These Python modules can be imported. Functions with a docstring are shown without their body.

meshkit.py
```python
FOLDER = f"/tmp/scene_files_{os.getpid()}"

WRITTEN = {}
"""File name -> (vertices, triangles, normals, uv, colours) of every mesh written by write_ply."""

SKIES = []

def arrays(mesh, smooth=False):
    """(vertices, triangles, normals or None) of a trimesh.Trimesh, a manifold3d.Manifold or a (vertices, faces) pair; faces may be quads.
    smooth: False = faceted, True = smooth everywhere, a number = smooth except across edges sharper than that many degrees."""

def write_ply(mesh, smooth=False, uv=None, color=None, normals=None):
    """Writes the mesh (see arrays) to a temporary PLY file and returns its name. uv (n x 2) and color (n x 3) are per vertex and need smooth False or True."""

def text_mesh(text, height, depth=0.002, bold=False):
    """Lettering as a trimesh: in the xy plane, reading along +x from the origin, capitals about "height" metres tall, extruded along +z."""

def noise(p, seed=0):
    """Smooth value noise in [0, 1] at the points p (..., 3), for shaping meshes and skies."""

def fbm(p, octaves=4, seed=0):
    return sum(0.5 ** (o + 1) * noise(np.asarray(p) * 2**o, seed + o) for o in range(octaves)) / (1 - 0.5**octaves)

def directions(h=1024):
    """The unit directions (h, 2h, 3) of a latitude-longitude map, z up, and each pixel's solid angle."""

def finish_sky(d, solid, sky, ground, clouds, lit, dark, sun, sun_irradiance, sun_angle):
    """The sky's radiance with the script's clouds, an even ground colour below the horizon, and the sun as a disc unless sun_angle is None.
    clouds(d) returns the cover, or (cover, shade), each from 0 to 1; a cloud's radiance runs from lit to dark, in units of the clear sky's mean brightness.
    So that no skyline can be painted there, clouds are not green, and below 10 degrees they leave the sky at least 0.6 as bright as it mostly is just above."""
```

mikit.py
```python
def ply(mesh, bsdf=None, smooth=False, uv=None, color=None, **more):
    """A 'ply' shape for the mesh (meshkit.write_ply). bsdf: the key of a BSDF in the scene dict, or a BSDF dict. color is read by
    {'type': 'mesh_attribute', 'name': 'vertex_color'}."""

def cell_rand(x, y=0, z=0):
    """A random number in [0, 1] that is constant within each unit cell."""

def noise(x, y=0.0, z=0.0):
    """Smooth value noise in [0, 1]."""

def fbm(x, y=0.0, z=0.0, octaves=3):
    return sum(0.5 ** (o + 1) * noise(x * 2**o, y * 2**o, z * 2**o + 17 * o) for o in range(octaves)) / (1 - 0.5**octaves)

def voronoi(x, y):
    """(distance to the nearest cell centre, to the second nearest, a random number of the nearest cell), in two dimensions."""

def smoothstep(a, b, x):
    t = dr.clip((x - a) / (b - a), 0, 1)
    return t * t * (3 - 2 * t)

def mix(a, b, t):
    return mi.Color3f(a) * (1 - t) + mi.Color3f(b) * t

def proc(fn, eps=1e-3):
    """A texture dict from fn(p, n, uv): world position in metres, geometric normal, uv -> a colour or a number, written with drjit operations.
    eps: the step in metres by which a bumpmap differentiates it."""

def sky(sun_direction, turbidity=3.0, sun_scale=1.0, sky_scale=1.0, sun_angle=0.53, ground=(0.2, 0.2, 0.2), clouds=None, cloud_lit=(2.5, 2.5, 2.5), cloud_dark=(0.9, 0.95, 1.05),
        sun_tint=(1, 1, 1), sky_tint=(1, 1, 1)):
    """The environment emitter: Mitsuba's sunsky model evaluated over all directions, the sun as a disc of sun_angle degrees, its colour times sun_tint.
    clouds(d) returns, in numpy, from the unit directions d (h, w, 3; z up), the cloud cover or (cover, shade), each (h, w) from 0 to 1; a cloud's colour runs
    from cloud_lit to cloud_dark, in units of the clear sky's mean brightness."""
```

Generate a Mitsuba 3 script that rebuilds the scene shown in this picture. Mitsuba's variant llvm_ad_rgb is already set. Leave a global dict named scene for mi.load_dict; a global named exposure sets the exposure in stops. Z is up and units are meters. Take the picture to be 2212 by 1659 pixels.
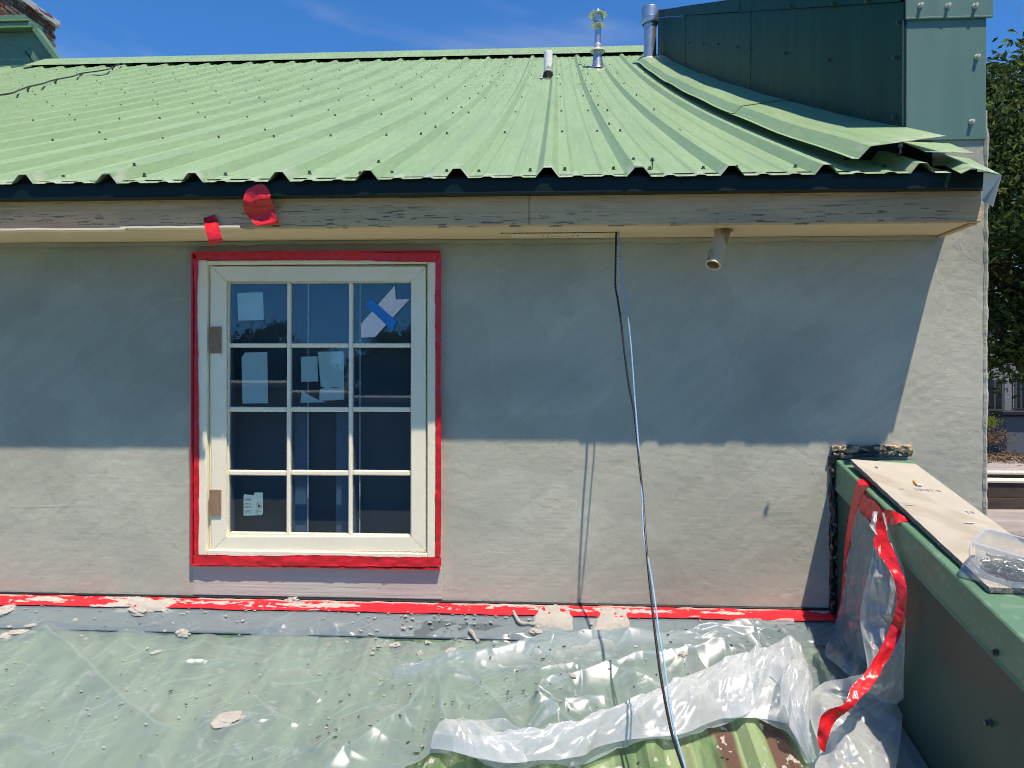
import math, random
import numpy as np, trimesh, mitsuba as mi, drjit as dr
import mikit, meshkit
from mikit import noise, fbm, smoothstep, mix, proc, voronoi, cell_rand
from shapely.geometry import Polygon, Point, box as sbox
T = mi.ScalarTransform4f
rng = np.random.default_rng(7)
random.seed(7)

# ------------------------------------------------------------------ camera, sky, exposure
H = 4.6                       # the lens is this high above the lower yard
K, TH, RO = 1640.0, 0.058, math.radians(0.17)   # focal length (of a 2212 wide picture), yaw, roll
fwd = np.array([-math.sin(TH), math.cos(TH), 0]); rgt = np.array([math.cos(TH), math.sin(TH), 0])
up = np.array([0, 0, math.cos(RO)]) - rgt * math.sin(RO)
scene = {}
scene['camera'] = {'type': 'perspective', 'fov': 2 * math.degrees(math.atan(1106 / K)), 'fov_axis': 'x', 'near_clip': 0.05, 'far_clip': 2000.0,
                   'to_world': T().look_at([0, 0, H], [float(fwd[0]), float(fwd[1]), H], [float(x) for x in up])}
SUN = np.array([.657, -.964, 2.72])

def wisps(d):                                # thin streaks of high cloud
    x, y, e = d[..., 0], d[..., 1], d[..., 2] / np.maximum(np.hypot(d[..., 0], d[..., 1]), 1e-3)
    a = np.where(np.abs(y) > 1e-3, x / np.where(np.abs(y) < 1e-3, 1e-3, y), 9)
    l, t = (a * .98 - e * .20), (a * .20 + e * .98)
    n = meshkit.fbm(np.stack([l * 5, t * 26, l * 0 + 3 + (y < 0) * 40], -1), 5, 3); m = meshkit.fbm(np.stack([l * 2.1, t * 7, l * 0 + 9 + (y < 0) * 40], -1), 3, 5)
    band = np.exp(-((t - .396) / .016) ** 2) * np.exp(-((a + .26) / .15) ** 2) + .9 * np.exp(-((e - .445) / .02) ** 2) * np.exp(-((a + .085) / .07) ** 2) + .6 * np.exp(-((e - .45) / .03) ** 2) * np.exp(-((a - .03) / .05) ** 2)
    return np.clip(np.clip((n - .50) * 2.2, 0, 1) * np.clip((m - .45) * 4, 0, 1) * .35 + (y > 0) * band * np.clip(n * 1.6 - .45, 0, 1) * .30, 0, 1)
scene['sky'] = mikit.sky(SUN.tolist(), turbidity=2.0, sky_scale=.86, ground=(.17, .165, .13), clouds=wisps, sky_tint=(.45, .92, 1.38), sun_tint=(1.03, 1.02, 1.07))
exposure = 1.95
labels = {}

# ------------------------------------------------------------------ helpers: places
def ray(u, v):
    a, b = (u - 1106) / K, (830 - v) / K
    a, b = a * math.cos(RO) - b * math.sin(RO), a * math.sin(RO) + b * math.cos(RO)
    return np.array([a * math.cos(TH) - math.sin(TH), a * math.sin(TH) + math.cos(TH), b])
O = np.array([0, 0, H])
def ony(u, v, Y): r = ray(u, v); return O + r * (Y / r[1])
def onx(u, v, X): r = ray(u, v); return O + r * (X / r[0])
def onz(u, v, z): r = ray(u, v); return O + r * ((z - H) / r[2])
YE, YF, W = 2.58, 2.65, 2.91              # eave edge of the sheets, fascia face, wall face
XP, XO = 1.043, 1.325                      # low parapet: inner and outer face
XC = 1.291                                 # clad gable parapet: left face
def roofz(Y): t = np.asarray(Y, float) - YE; return H + .700 + .428 * t + .0065 * t * t
def roofslope(Y): return math.atan(.428 + .013 * (Y - YE))
def onroof(u, v, h=0.0):
    r = ray(u, v); lo, hi = 2.3, 60
    f = lambda Y: (O + r * (Y / r[1]))[2] - roofz(Y) - h
    for Y in np.arange(2.4, 12, .05):
        if f(Y) * f(Y + .05) <= 0:
            lo, hi = Y, Y + .05
            for _ in range(30):
                m = (lo + hi) / 2
                lo, hi = (m, hi) if f(lo) * f(m) > 0 else (lo, m)
            return O + r * (lo / r[1])
    return O + r * (10.8 / r[1])
LS, LY, LZ = .255, 2.76, H - .945          # lower roof: slope, top edge
def lowz(Y): return LZ - LS * (LY - np.asarray(Y, float))
def onlow(u, v, h=0.0): r = ray(u, v); k = (LZ - LS * LY + h - H) / (r[2] - LS * r[1]); return O + r * k
def copz(Y): return H - .276 - LS * (2.91 - np.asarray(Y, float))
def oncop(u, v, h=0.0): r = ray(u, v); k = (-.276 - LS * 2.91 + h) / (r[2] - LS * r[1]); return O + r * k

# ------------------------------------------------------------------ helpers: entries
def key_for(name):
    if name not in scene and name not in labels: return name
    n = 1
    while f'{name}_{n:03d}' in scene or f'{name}_{n:03d}' in labels: n += 1
    return f'{name}_{n:03d}'
def thing(name, label, cat, group=None, kind=None):
    k = key_for(name); labels[k] = {'label': label, 'category': cat}
    if group: labels[k]['group'] = group
    if kind: labels[k]['kind'] = kind
    return k
def part(parent, name, mesh, m, smooth=False, label=None, **kw):
    k = key_for(f'{parent}__{name}')
    scene[k] = mikit.ply(mesh, m, smooth=smooth, **kw) if not isinstance(mesh, dict) else {**mesh, 'bsdf': {'type': 'ref', 'id': m}}
    if label: labels[k] = {'label': label}
    return k
def solo(name, mesh, m, label, cat, smooth=False, group=None, kind=None, **kw):
    k = key_for(name)
    scene[k] = mikit.ply(mesh, m, smooth=smooth, **kw)
    labels[k] = {'label': label, 'category': cat}
    if group: labels[k]['group'] = group
    if kind: labels[k]['kind'] = kind
    return k
def struct(name, mesh, m, smooth=False):
    scene[name] = mikit.ply(mesh, m, smooth=smooth); labels[name] = {'kind': 'structure'}

# ------------------------------------------------------------------ helpers: meshes
def tm(v, f): return trimesh.Trimesh(np.asarray(v, float), np.asarray(f, int), process=False)
def hull(p): return trimesh.convex.convex_hull(np.asarray(p, float))
def cbox(lo, hi, c=.003):
    lo, hi = np.asarray(lo, float), np.asarray(hi, float); c = min(c, .3 * float((hi - lo).min())); pts = []
    for sx in (0, 1):
        for sy in (0, 1):
            for sz in (0, 1):
                p = np.where([sx, sy, sz], hi, lo); s = np.where([sx, sy, sz], -c, c)
                for k in range(3):
                    q = p + s; q[k] = p[k]; pts.append(q)
    return hull(pts)
def cat(ms): return trimesh.util.concatenate(list(ms))
def grid(P, flip=False):
    P = np.asarray(P, float); n, m = P.shape[:2]
    i, j = np.meshgrid(np.arange(n - 1), np.arange(m - 1), indexing='ij')
    a, b, c, d = i * m + j, i * m + j + 1, (i + 1) * m + j + 1, (i + 1) * m + j
    q = np.stack([a, b, c, d], -1).reshape(-1, 4)
    f = np.vstack([q[:, [0, 1, 2]], q[:, [0, 2, 3]]])
    return tm(P.reshape(-1, 3), f[:, ::-1] if flip else f)
def sheet(P, t=.001):                       # a grid given a real thickness downwards along its normals
    g = grid(P); n = g.vertex_normals; v, f = g.vertices, g.faces
    nn, mm = P.shape[:2]
    b = list(range(mm)) + [i * mm + mm - 1 for i in range(1, nn)] + [(nn - 1) * mm + j for j in range(mm - 2, -1, -1)] + [i * mm for i in range(nn - 2, 0, -1)]
    N = len(v); s = []
    for k in range(len(b)):
        p, q = b[k], b[(k + 1) % len(b)]
        s += [[p, q, q + N], [p, q + N, p + N]]
    return tm(np.vstack([v, v - n * t]), np.vstack([f, f[:, ::-1] + N, s]))
def tube(pts, r, sides=8, closed=True):
    p = np.asarray(pts, float); t = np.gradient(p, axis=0); t /= np.linalg.norm(t, axis=1, keepdims=True)
    a = np.zeros_like(p); a0 = np.cross(t[0], [0, 0, 1.0] if abs(t[0, 2]) < .9 else [1.0, 0, 0]); a[0] = a0 / np.linalg.norm(a0)
    for i in range(1, len(p)):
        q = a[i - 1] - t[i] * (a[i - 1] @ t[i]); a[i] = q / np.linalg.norm(q)
    b = np.cross(t, a); an = np.arange(sides) * 2 * np.pi / sides
    r = np.broadcast_to(r, (len(p),))
    v = p[:, None] + r[:, None, None] * (np.cos(an)[None, :, None] * a[:, None] + np.sin(an)[None, :, None] * b[:, None])
    i, j = np.meshgrid(np.arange(len(p) - 1), np.arange(sides), indexing='ij'); k = (j + 1) % sides
    q = np.stack([i * sides + j, i * sides + k, (i + 1) * sides + k, (i + 1) * sides + j], -1).reshape(-1, 4)
    f = [q[:, [0, 1, 2]], q[:, [0, 2, 3]]]
    if closed:
        N = len(p) * sides; v = np.vstack([v.reshape(-1, 3), p[0], p[-1]])
        j = np.arange(sides); k = (j + 1) % sides
        f += [np.stack([k, j, j * 0 + N], 1), np.stack([(len(p) - 1) * sides + j, (len(p) - 1) * sides + k, j * 0 + N + 1], 1)]
    return tm(v.reshape(-1, 3), np.vstack(f))
def spline(pts, n):
    from scipy.interpolate import PchipInterpolator
    p = np.asarray(pts, float); s = np.r_[0, np.cumsum(np.linalg.norm(np.diff(p, axis=0), axis=1) + 1e-9)]
    return PchipInterpolator(s / s[-1], p)(np.linspace(0, 1, n))
def lathe(prof, at, n=24, M=None):          # (radius, height) pairs
    p = np.asarray(prof, float); an = np.arange(n + 1) * 2 * np.pi / n
    P = np.stack([p[:, :1] * np.cos(an), p[:, :1] * np.sin(an), np.repeat(p[:, 1:], n + 1, 1)], -1)
    if M is not None: P = P @ np.asarray(M).T
    return grid(P + np.asarray(at))
def poly_ex(poly, d, frame):                # 2-D polygon extruded by d; frame(x, y, z) -> world
    m = trimesh.creation.extrude_polygon(poly, d, engine='earcut'); v = m.vertices
    r = tm(np.stack(frame(v[:, 0], v[:, 1], v[:, 2]), -1), m.faces); r.fix_normals(); return r
def lump(center, r, ax=(1, 1, .5), seed=0, sub=2, rough=.45, rot=None):
    m = trimesh.creation.icosphere(subdivisions=sub); v = m.vertices.copy()
    v *= (1 - rough / 2 + rough * meshkit.fbm(v * 2.1 + seed * 7.3, 4, seed))[:, None] * 1.15
    v = v * np.asarray(ax) * r
    if rot is not None: v = v @ rot.T
    return tm(v + np.asarray(center), m.faces)
def rotx(a): c, s = math.cos(a), math.sin(a); return np.array([[1, 0, 0], [0, c, -s], [0, s, c]])
def roty(a): c, s = math.cos(a), math.sin(a); return np.array([[c, 0, s], [0, 1, 0], [-s, 0, c]])
def rotz(a): c, s = math.cos(a), math.sin(a); return np.array([[c, -s, 0], [s, c, 0], [0, 0, 1]])
def place(R, p): M = np.eye(4); M[:3, :3] = R; M[:3, 3] = p; return T(M)

# ------------------------------------------------------------------ materials
def rgb(*c): return {'type': 'rgb', 'value': list(map(float, c))}
def film_part(parent, name, P, m, c=None, thin=None):  # film: uv.x says how tightly it is creased there (doubled plastic scatters more)
    if c is None: P, c = P
    n_, m_ = c.shape; t_ = np.zeros(c.shape) if thin is None else np.broadcast_to(thin(np.linspace(0, 1, n_)[:, None], np.linspace(0, 1, m_)[None]), c.shape)
    return part(parent, name, grid(P), m, True, uv=np.stack([c.ravel() * (1 - np.clip(t_.ravel(), 0, 1)), t_.ravel()], -1))
def mat(name, col, rough=.6, spec=.5, metallic=0., bump=None, two=True, **kw):
    d = {'type': 'principled', 'base_color': proc(col) if callable(col) else rgb(*col), 'roughness': rough if not callable(rough) else proc(rough), 'specular': spec, 'metallic': metallic, **kw}
    if bump: d = {'type': 'bumpmap', 'arbitrary': proc(bump[0], bump[1] if len(bump) > 1 else 2e-3), 'scale': 1.0, 'bsdf': d}
    scene['mat_' + name] = {'type': 'twosided', 'bsdf': d} if two else d
    return 'mat_' + name
C = mi.Color3f
def c_roof(p, n, uv):
    s = fbm(p.x * 9, p.y * 1.1, p.z, 3); f = noise(p.x * 160, p.y * 14, 2); g = noise(p.x * 34, p.y * 300, 8)
    k = fbm(p.x * 38, p.y * .7, 21.0, 3); c = mix((.155, .270, .128), (.240, .352, .195), s * .6 + .4 * k) * (.92 + .11 * f + .05 * g)
    worn = smoothstep(.16, 0, p.y - YE) * smoothstep(.35, .7, noise(p.x * 60, p.y * 30, 1))
    grime = smoothstep(.52, .75, fbm(p.x * 9, p.y * 1.2, 4, 4)) * .24
    return mix(mix(c, (.40, .42, .36), worn * .55), (.16, .22, .15), grime)
M_roof = mat('roof_green', c_roof, .48, .45)
def c_clad(p, n, uv):
    s = fbm(p.x * 26 + p.y * 13, p.z * 1.6, 3.0, 3); b = fbm(p.x * 2.2 + p.y * 1.3, p.z * 1.1, 7.0, 3)
    c = mix((.075, .165, .135), (.125, .225, .190), s * .7 + .3 * b)
    dark = smoothstep(.50, .75, fbm(p.x * 11 + p.y * 7, p.z * .9, 11.0, 3))
    return mix(c, (.075, .135, .105), dark * .35)
M_clad = mat('clad_green', c_clad, .42, .5)
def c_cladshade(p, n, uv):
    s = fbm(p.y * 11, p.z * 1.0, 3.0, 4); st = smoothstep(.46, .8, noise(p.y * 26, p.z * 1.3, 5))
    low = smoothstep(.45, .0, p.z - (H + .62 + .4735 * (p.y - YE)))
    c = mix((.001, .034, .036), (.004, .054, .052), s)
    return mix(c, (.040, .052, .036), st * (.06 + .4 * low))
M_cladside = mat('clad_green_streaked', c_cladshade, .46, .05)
def c_cop(p, n, uv):
    b = fbm(p.x * 8, p.y * 8, p.z * 8, 4); s = smoothstep(.62, .8, noise(p.x * 60, p.y * 60, p.z * 60))
    return mix(mix((.070, .165, .100), (.120, .235, .150), b), (.32, .36, .30), s * .18)
M_cop = mat('coping_green', c_cop, .45, .5)
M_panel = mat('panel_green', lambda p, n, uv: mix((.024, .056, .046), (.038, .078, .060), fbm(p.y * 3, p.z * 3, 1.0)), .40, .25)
M_drip = mat('drip_green', (.002, .014, .013), .4, .25)
M_under = mat('dark_underlay', (.012, .022, .02), .8, .2)
def c_lowroof(p, n, uv):
    f = fbm(p.x * 20, p.y * 5, 1.0, 4); g = noise(p.x * 110, p.y * 9, 3)
    c = mix((.08, .15, .065), (.235, .33, .165), smoothstep(.25, .7, f * .8 + .2 * g))
    fr = (p.x + 1.892) / .310; fr = fr - dr.floor(fr)
    valley = (smoothstep(.56, .62, fr) * smoothstep(.86, .80, fr) + smoothstep(.11, .15, fr) * smoothstep(.42, .34, fr)) * smoothstep(.33, .45, p.x) + .6 * smoothstep(.56, .64, fr) * smoothstep(.8, .7, fr) * smoothstep(.0, -.2, p.x) * smoothstep(-.5, -.3, p.x)
    rust = valley * smoothstep(.28, .45, fbm(p.x * 14, p.y * 3.5, 6.0, 4))
    c = mix(c, (.105, .062, .045), rust)
    chip = smoothstep(.70, .74, fbm(p.x * 46, p.y * 30, 9.0, 4))
    return mix(c, (.48, .47, .43), chip * .75)
M_low = mat('lower_roof_paint', c_lowroof, .5, .4)
M_apron = mat('apron_metal', lambda p, n, uv: mix((.065, .095, .105), (.105, .14, .145), fbm(p.x * 7, p.y * 9, p.z * 9)), .5, .4)
def c_fascia(p, n, uv):
    c = mix((.52, .39, .225), (.66, .48, .28), fbm(p.x * 3.2, p.z * 30, 2.0, 3))
    grain = fbm(p.x * 2.4, p.z * 130, 5.0, 3)
    pat = smoothstep(.38, .62, fbm(p.x * 1.3, p.z * 9, 3.0, 3))
    crack = smoothstep(.69, .72, fbm(p.x * 20, p.z * 260 + .5 * noise(p.x * 9, 1, 1), 9.0, 2)) * pat * smoothstep(H + .66, H + .61, p.z + .03 * noise(p.x * 2, 1, 4))
    mould = smoothstep(.52, .72, fbm(p.x * 1.7, p.z * 7 + 4, 12.0, 4))
    c = c * (.86 + .25 * grain)
    return mix(mix(c, (.22, .20, .155), mould * .38), (.06, .055, .05), crack * .75)
M_fascia = mat('weathered_paint', c_fascia, .75, .25, bump=(lambda p, n, uv: -.0016 * smoothstep(.62, .72, fbm(p.x * 10, p.z * 190, 9.0, 2)) + .0006 * fbm(p.x * 6, p.z * 200, 5.0, 2), 8e-4))
M_soffit = mat('soffit_cream', lambda p, n, uv: mix((.62, .50, .31), (.70, .59, .40), fbm(p.x * 3, p.y * 26, 1.0, 3)), .7, .25)
M_trim = mat('cream_strip', (.80, .72, .55), .6, .3)
M_rawwood = mat('patch_strip', lambda p, n, uv: mix((.66, .56, .38), (.74, .66, .47), fbm(p.x * 6, p.y * 60, 3.0)), .7, .25)

def arcs(x, z, cx, cz, r0, r1, k):          # ridges left by the swing of a trowel
    d = dr.sqrt(dr.square(x - cx) + dr.square(z - cz)); w = smoothstep(r0, r0 + .08, d) * smoothstep(r1, r1 - .05, d)
    return w * dr.power(noise(d * k, x * 2.3 + z * 2.1, cx), 3)
def h_stucco(p, n, uv):
    x, z = p.x, p.z - H
    wx = fbm(x * 1.3, z * 1.3, 3.0, 3)
    base = .0042 * fbm(x * 3.1 + wx, z * 3.6, 1.0, 4)
    fine = .0006 * noise(x * 260, z * 260, 4) + .0019 * fbm(x * 42, z * 46, 8.0, 3) + .0010 * fbm((x * .8 + z * .6) * 9, (z * .8 - x * .6) * 55, 31.0, 2) * smoothstep(.45, .65, noise(x * 1.9, z * 1.9, 32))
    comb = .0003 * noise(x * 7, z * 230, 5) * smoothstep(.62, .75, noise(x * 2.2, z * 2.7, 6))
    sw = .0007 * (arcs(x, z, 1.55, -.9, .25, 1.35, 62) + .7 * arcs(x, z, .35, -1.5, .4, 1.5, 55) + .6 * arcs(x, z, -2.3, .4, .3, 1.5, 50) + .6 * arcs(x, z, .9, 1.0, .5, 1.3, 60))
    a = fbm(x * 2.3 + 1.7 * wx, z * 2.9, 14.0, 2); edge = smoothstep(.017, .0, dr.abs(a - .52)) * smoothstep(.66, .78, noise(x * 8, z * 8, 21)) * .0006
    b = fbm(x * 4.2, z * 3.4 + wx * 2, 33.0, 2); ledge = .0008 * smoothstep(.40, .60, b)
    nick = -.0000 * smoothstep(.80, .86, noise(x * 32, z * 24, 51)) * smoothstep(.5, .7, noise(x * 3, z * 3, 52))
    return base + fine + comb + sw + edge + ledge + nick
def c_stucco(p, n, uv):
    x, z = p.x, p.z - H
    b = fbm(x * 1.7, z * 1.5, 2.0, 4); s = fbm(x * 6, z * 5, 9.0, 3)
    c = mix((.355, .374, .300), (.468, .482, .402), b * .65 + s * .35)
    damp = smoothstep(.50, .68, fbm(x * 1.1 + 4, z * 1.9, 17.0, 4))
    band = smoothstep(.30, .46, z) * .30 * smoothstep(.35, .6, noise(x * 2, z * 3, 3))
    ghost = smoothstep(.012, 0, dr.abs(fbm(x * 2.3, z * 2.0, 41.0, 2) - .5)) * .16
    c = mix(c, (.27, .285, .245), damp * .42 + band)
    wx = noise(x * 1.1, z * 1.1, 7) * 3; tr = fbm((x * .8 + z * .6 + wx) * 3.5, (z * .8 - x * .6) * 42, 5.0, 3)
    sw1 = smoothstep(.500, .512, fbm(x * 1.5 + z * .9, z * 2.3 - x * .4, 61.0, 2)); sw2 = smoothstep(.500, .516, fbm(x * 2.6 - z * 1.7, z * 2.4 + x * .6, 67.0, 2)); sw3 = smoothstep(.54, .552, fbm(x * 3.6 + z * 3.0, z * 3.3 - x * 2.2, 71.0, 2))
    c = c * (.93 + .05 * sw1 + .045 * sw2 + .05 * sw3)
    return mix(c, (.52, .51, .48), ghost) * (.90 + .12 * tr + .08 * noise(x * 200, z * 200, 1))
M_stucco = mat('stucco', c_stucco, .85, .2, bump=(h_stucco, 1.2e-3))
M_fresh = mat('fresh_stucco', lambda p, n, uv: mix((.405, .425, .37), (.47, .49, .43), fbm(p.x * 5, p.z * 22, 2.0, 3)), .85, .2, bump=(lambda p, n, uv: .0012 * noise(p.x * 5, p.z * 180, 2) + .0006 * noise(p.x * 150, p.z * 200, 1), 1e-3))
M_white = mat('window_paint', lambda p, n, uv: mix((.81, .765, .58), (.87, .825, .64), fbm(p.x * 8, p.z * 8, p.y * 8)), .38, .45)
M_gasket = mat('black_rubber', (.015, .015, .016), .6, .3)
scene['mat_glass'] = {'type': 'thindielectric', 'int_ior': 1.62, 'specular_transmittance': rgb(.72, .86, .92), 'specular_reflectance': rgb(.80, .92, .95)}
M_room = mat('dim_room', lambda p, n, uv: mix((.060, .090, .125), (.09, .125, .165), fbm(p.x * 2, p.y * 2, p.z * 2)), .9, .1)
M_stud = mat('blue_grey_board', (.11, .17, .25), .8, .2)
M_edge = mat('pale_edge', (.55, .62, .68), .6, .3)
M_red = mat('red_tape', lambda p, n, uv: mix((.50, .010, .018), (.72, .02, .03), fbm(p.x * 22, p.y * 22, p.z * 22, 3)), .28, .5, clearcoat=.3)
def c_smear(p, n, uv):
    m = smoothstep(.57, .62, fbm(p.x * 6, p.y * 30, 2.0, 4) * .8 + .2 * noise(p.x * 70, p.y * 120, 2.0))
    top = smoothstep(W - .026, W - .012, p.y) * smoothstep(.25, .55, noise(p.x * 14, 2, 3))
    return mix((.70, .018, .03), (.42, .41, .37), dr.clip(m + top, 0, 1))
M_smear = mat('smeared_red_tape', c_smear, .45, .4)
def h_mort(p, n, uv): return .004 * fbm(p.x * 60, p.y * 60, p.z * 60, 3)
M_mortar = mat('mortar', lambda p, n, uv: mix((.34, .335, .30), (.44, .435, .39), fbm(p.x * 40, p.y * 40, p.z * 40)), .9, .15, bump=(h_mort, 1.5e-3))
M_blue = mat('blue_tape', (.02, .20, .58), .5, .35)
M_paper = mat('sticker_paper', lambda p, n, uv: mix((.52, .58, .54), (.62, .67, .62), fbm(p.x * 12, p.z * 12, 1.0)), .6, .3)
M_felt = mat('white_felt', lambda p, n, uv: mix((.60, .61, .66), (.72, .72, .76), noise(p.x * 120, p.z * 120, 2)), .8, .2)
M_ink = mat('black_ink', (.03, .03, .035), .7, .2)
M_card = mat('cardboard', lambda p, n, uv: mix((.24, .16, .105), (.30, .21, .14), noise(p.x * 200, p.z * 60, 1)), .85, .15)
M_steel = mat('galvanised', lambda p, n, uv: mix((.42, .46, .49), (.62, .65, .66), fbm(p.x * 16, p.y * 16, p.z * 16, 3)), .34, .5, .85)
M_pale = mat('pale_galvanised', lambda p, n, uv: mix((.55, .60, .58), (.70, .74, .70), fbm(p.x * 20, p.y * 20, p.z * 6)), .45, .5, .55)
M_pvc = mat('white_pvc', lambda p, n, uv: mix((.84, .84, .80), (.33, .32, .28), smoothstep(.66, .76, fbm(p.x * 22, p.y * 22, p.z * 13, 4)) * .8), .4, .4)
M_drain = mat('stained_drain', lambda p, n, uv: mix((.52, .41, .24), (.20, .145, .08), smoothstep(.42, .75, fbm(p.x * 30, p.y * 30, p.z * 18, 3))), .55, .3)
M_rubber = mat('rubber_boot', (.02, .02, .022), .5, .35)
M_screw = mat('dark_screw', (.05, .065, .055), .45, .5)
M_bolt = mat('pale_screw', lambda p, n, uv: mix((.36, .40, .34), (.55, .56, .50), noise(p.x * 300, p.y * 300, p.z * 300)), .45, .5)
M_zinc = mat('zinc_screw', (.34, .34, .33), .32, .5, .85)
M_tar = mat('tar', lambda p, n, uv: mix((.012, .012, .013), (.34, .26, .15), smoothstep(.60, .70, fbm(p.x * 24, p.y * 24, p.z * 24, 3)) * .55), .22, .6, bump=(lambda p, n, uv: .008 * fbm(p.x * 70, p.y * 70, p.z * 45, 3), 1.5e-3))
M_tan = mat('tan_sealant', lambda p, n, uv: mix((.05, .045, .04), (.46, .36, .22), smoothstep(.40, .56, fbm(p.x * 30, p.y * 30, p.z * 60, 3))), .35, .5, bump=(lambda p, n, uv: .008 * fbm(p.x * 70, p.y * 70, p.z * 45, 3), 1.5e-3))
def c_board(p, n, uv):
    c = mix((.36, .345, .285), (.43, .415, .35), fbm(p.x * 16, p.y * 16, 1.0, 4))
    st = smoothstep(.55, .75, fbm(p.x * 9 + p.y * 5, p.y * 7, 6.0, 4))
    return mix(c, (.30, .27, .20), st * .55)
M_board = mat('cement_board', c_board, .8, .2, bump=(lambda p, n, uv: .0008 * noise(p.x * 500, p.y * 500, 1), 6e-4))
M_bedge = mat('board_edge', lambda p, n, uv: mix((.06, .06, .06), (.30, .29, .27), noise(p.x * 240, p.y * 240, p.z * 240)), .95, .1)
M_print = mat('grey_print', (.09, .10, .16), .8, .1)
M_black = mat('black_cable', (.014, .014, .015), .38, .5)
M_cord = mat('blue_cord', lambda p, n, uv: mix((.16, .36, .60), (.30, .50, .70), noise(p.z * 420, p.x * 90, 1)), .5, .4)
M_butt = mat('cigarette_paper', (.66, .66, .62), .8, .2)
M_filter = mat('cigarette_filter', (.62, .30, .07), .8, .2)
def film(name, w, col, rough=.25, gloss=.065):
    thin = {'type': 'principledthin', 'base_color': rgb(*col), 'roughness': rough, 'spec_trans': 0.0, 'diff_trans': 1.0, 'eta': 1.75}
    sheen = {'type': 'twosided', 'bsdf': {'type': 'roughconductor', 'material': 'none', 'alpha': .11, 'specular_reflectance': rgb(.95, .97, 1.0)}}
    body = {'type': 'blendbsdf', 'weight': gloss, 'a': thin, 'b': sheen}     # plastic: cloudy body under a soft surface gloss
    scene['mat_' + name] = {'type': 'blendbsdf', 'weight': w if not callable(w) else proc(w), 'a': {'type': 'thindielectric', 'int_ior': 1.5}, 'b': body}
    return 'mat_' + name
def w_film(p, n, uv):
    a, b = p.x * .80 + p.y * .60, p.y * .80 - p.x * .60
    st = fbm(a * 3.0, b * 26, 1.0, 3); cl = fbm(p.x * 2.2, p.y * 3.1, 5.0, 3); sc = smoothstep(.72, .80, noise(a * 9, b * 150, 3)) * smoothstep(.5, .7, noise(p.x * 5, p.y * 7, 9))
    return dr.clip(.40 + .15 * cl + .09 * st + .34 * uv.x + .12 * sc, 0, .95)
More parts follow.
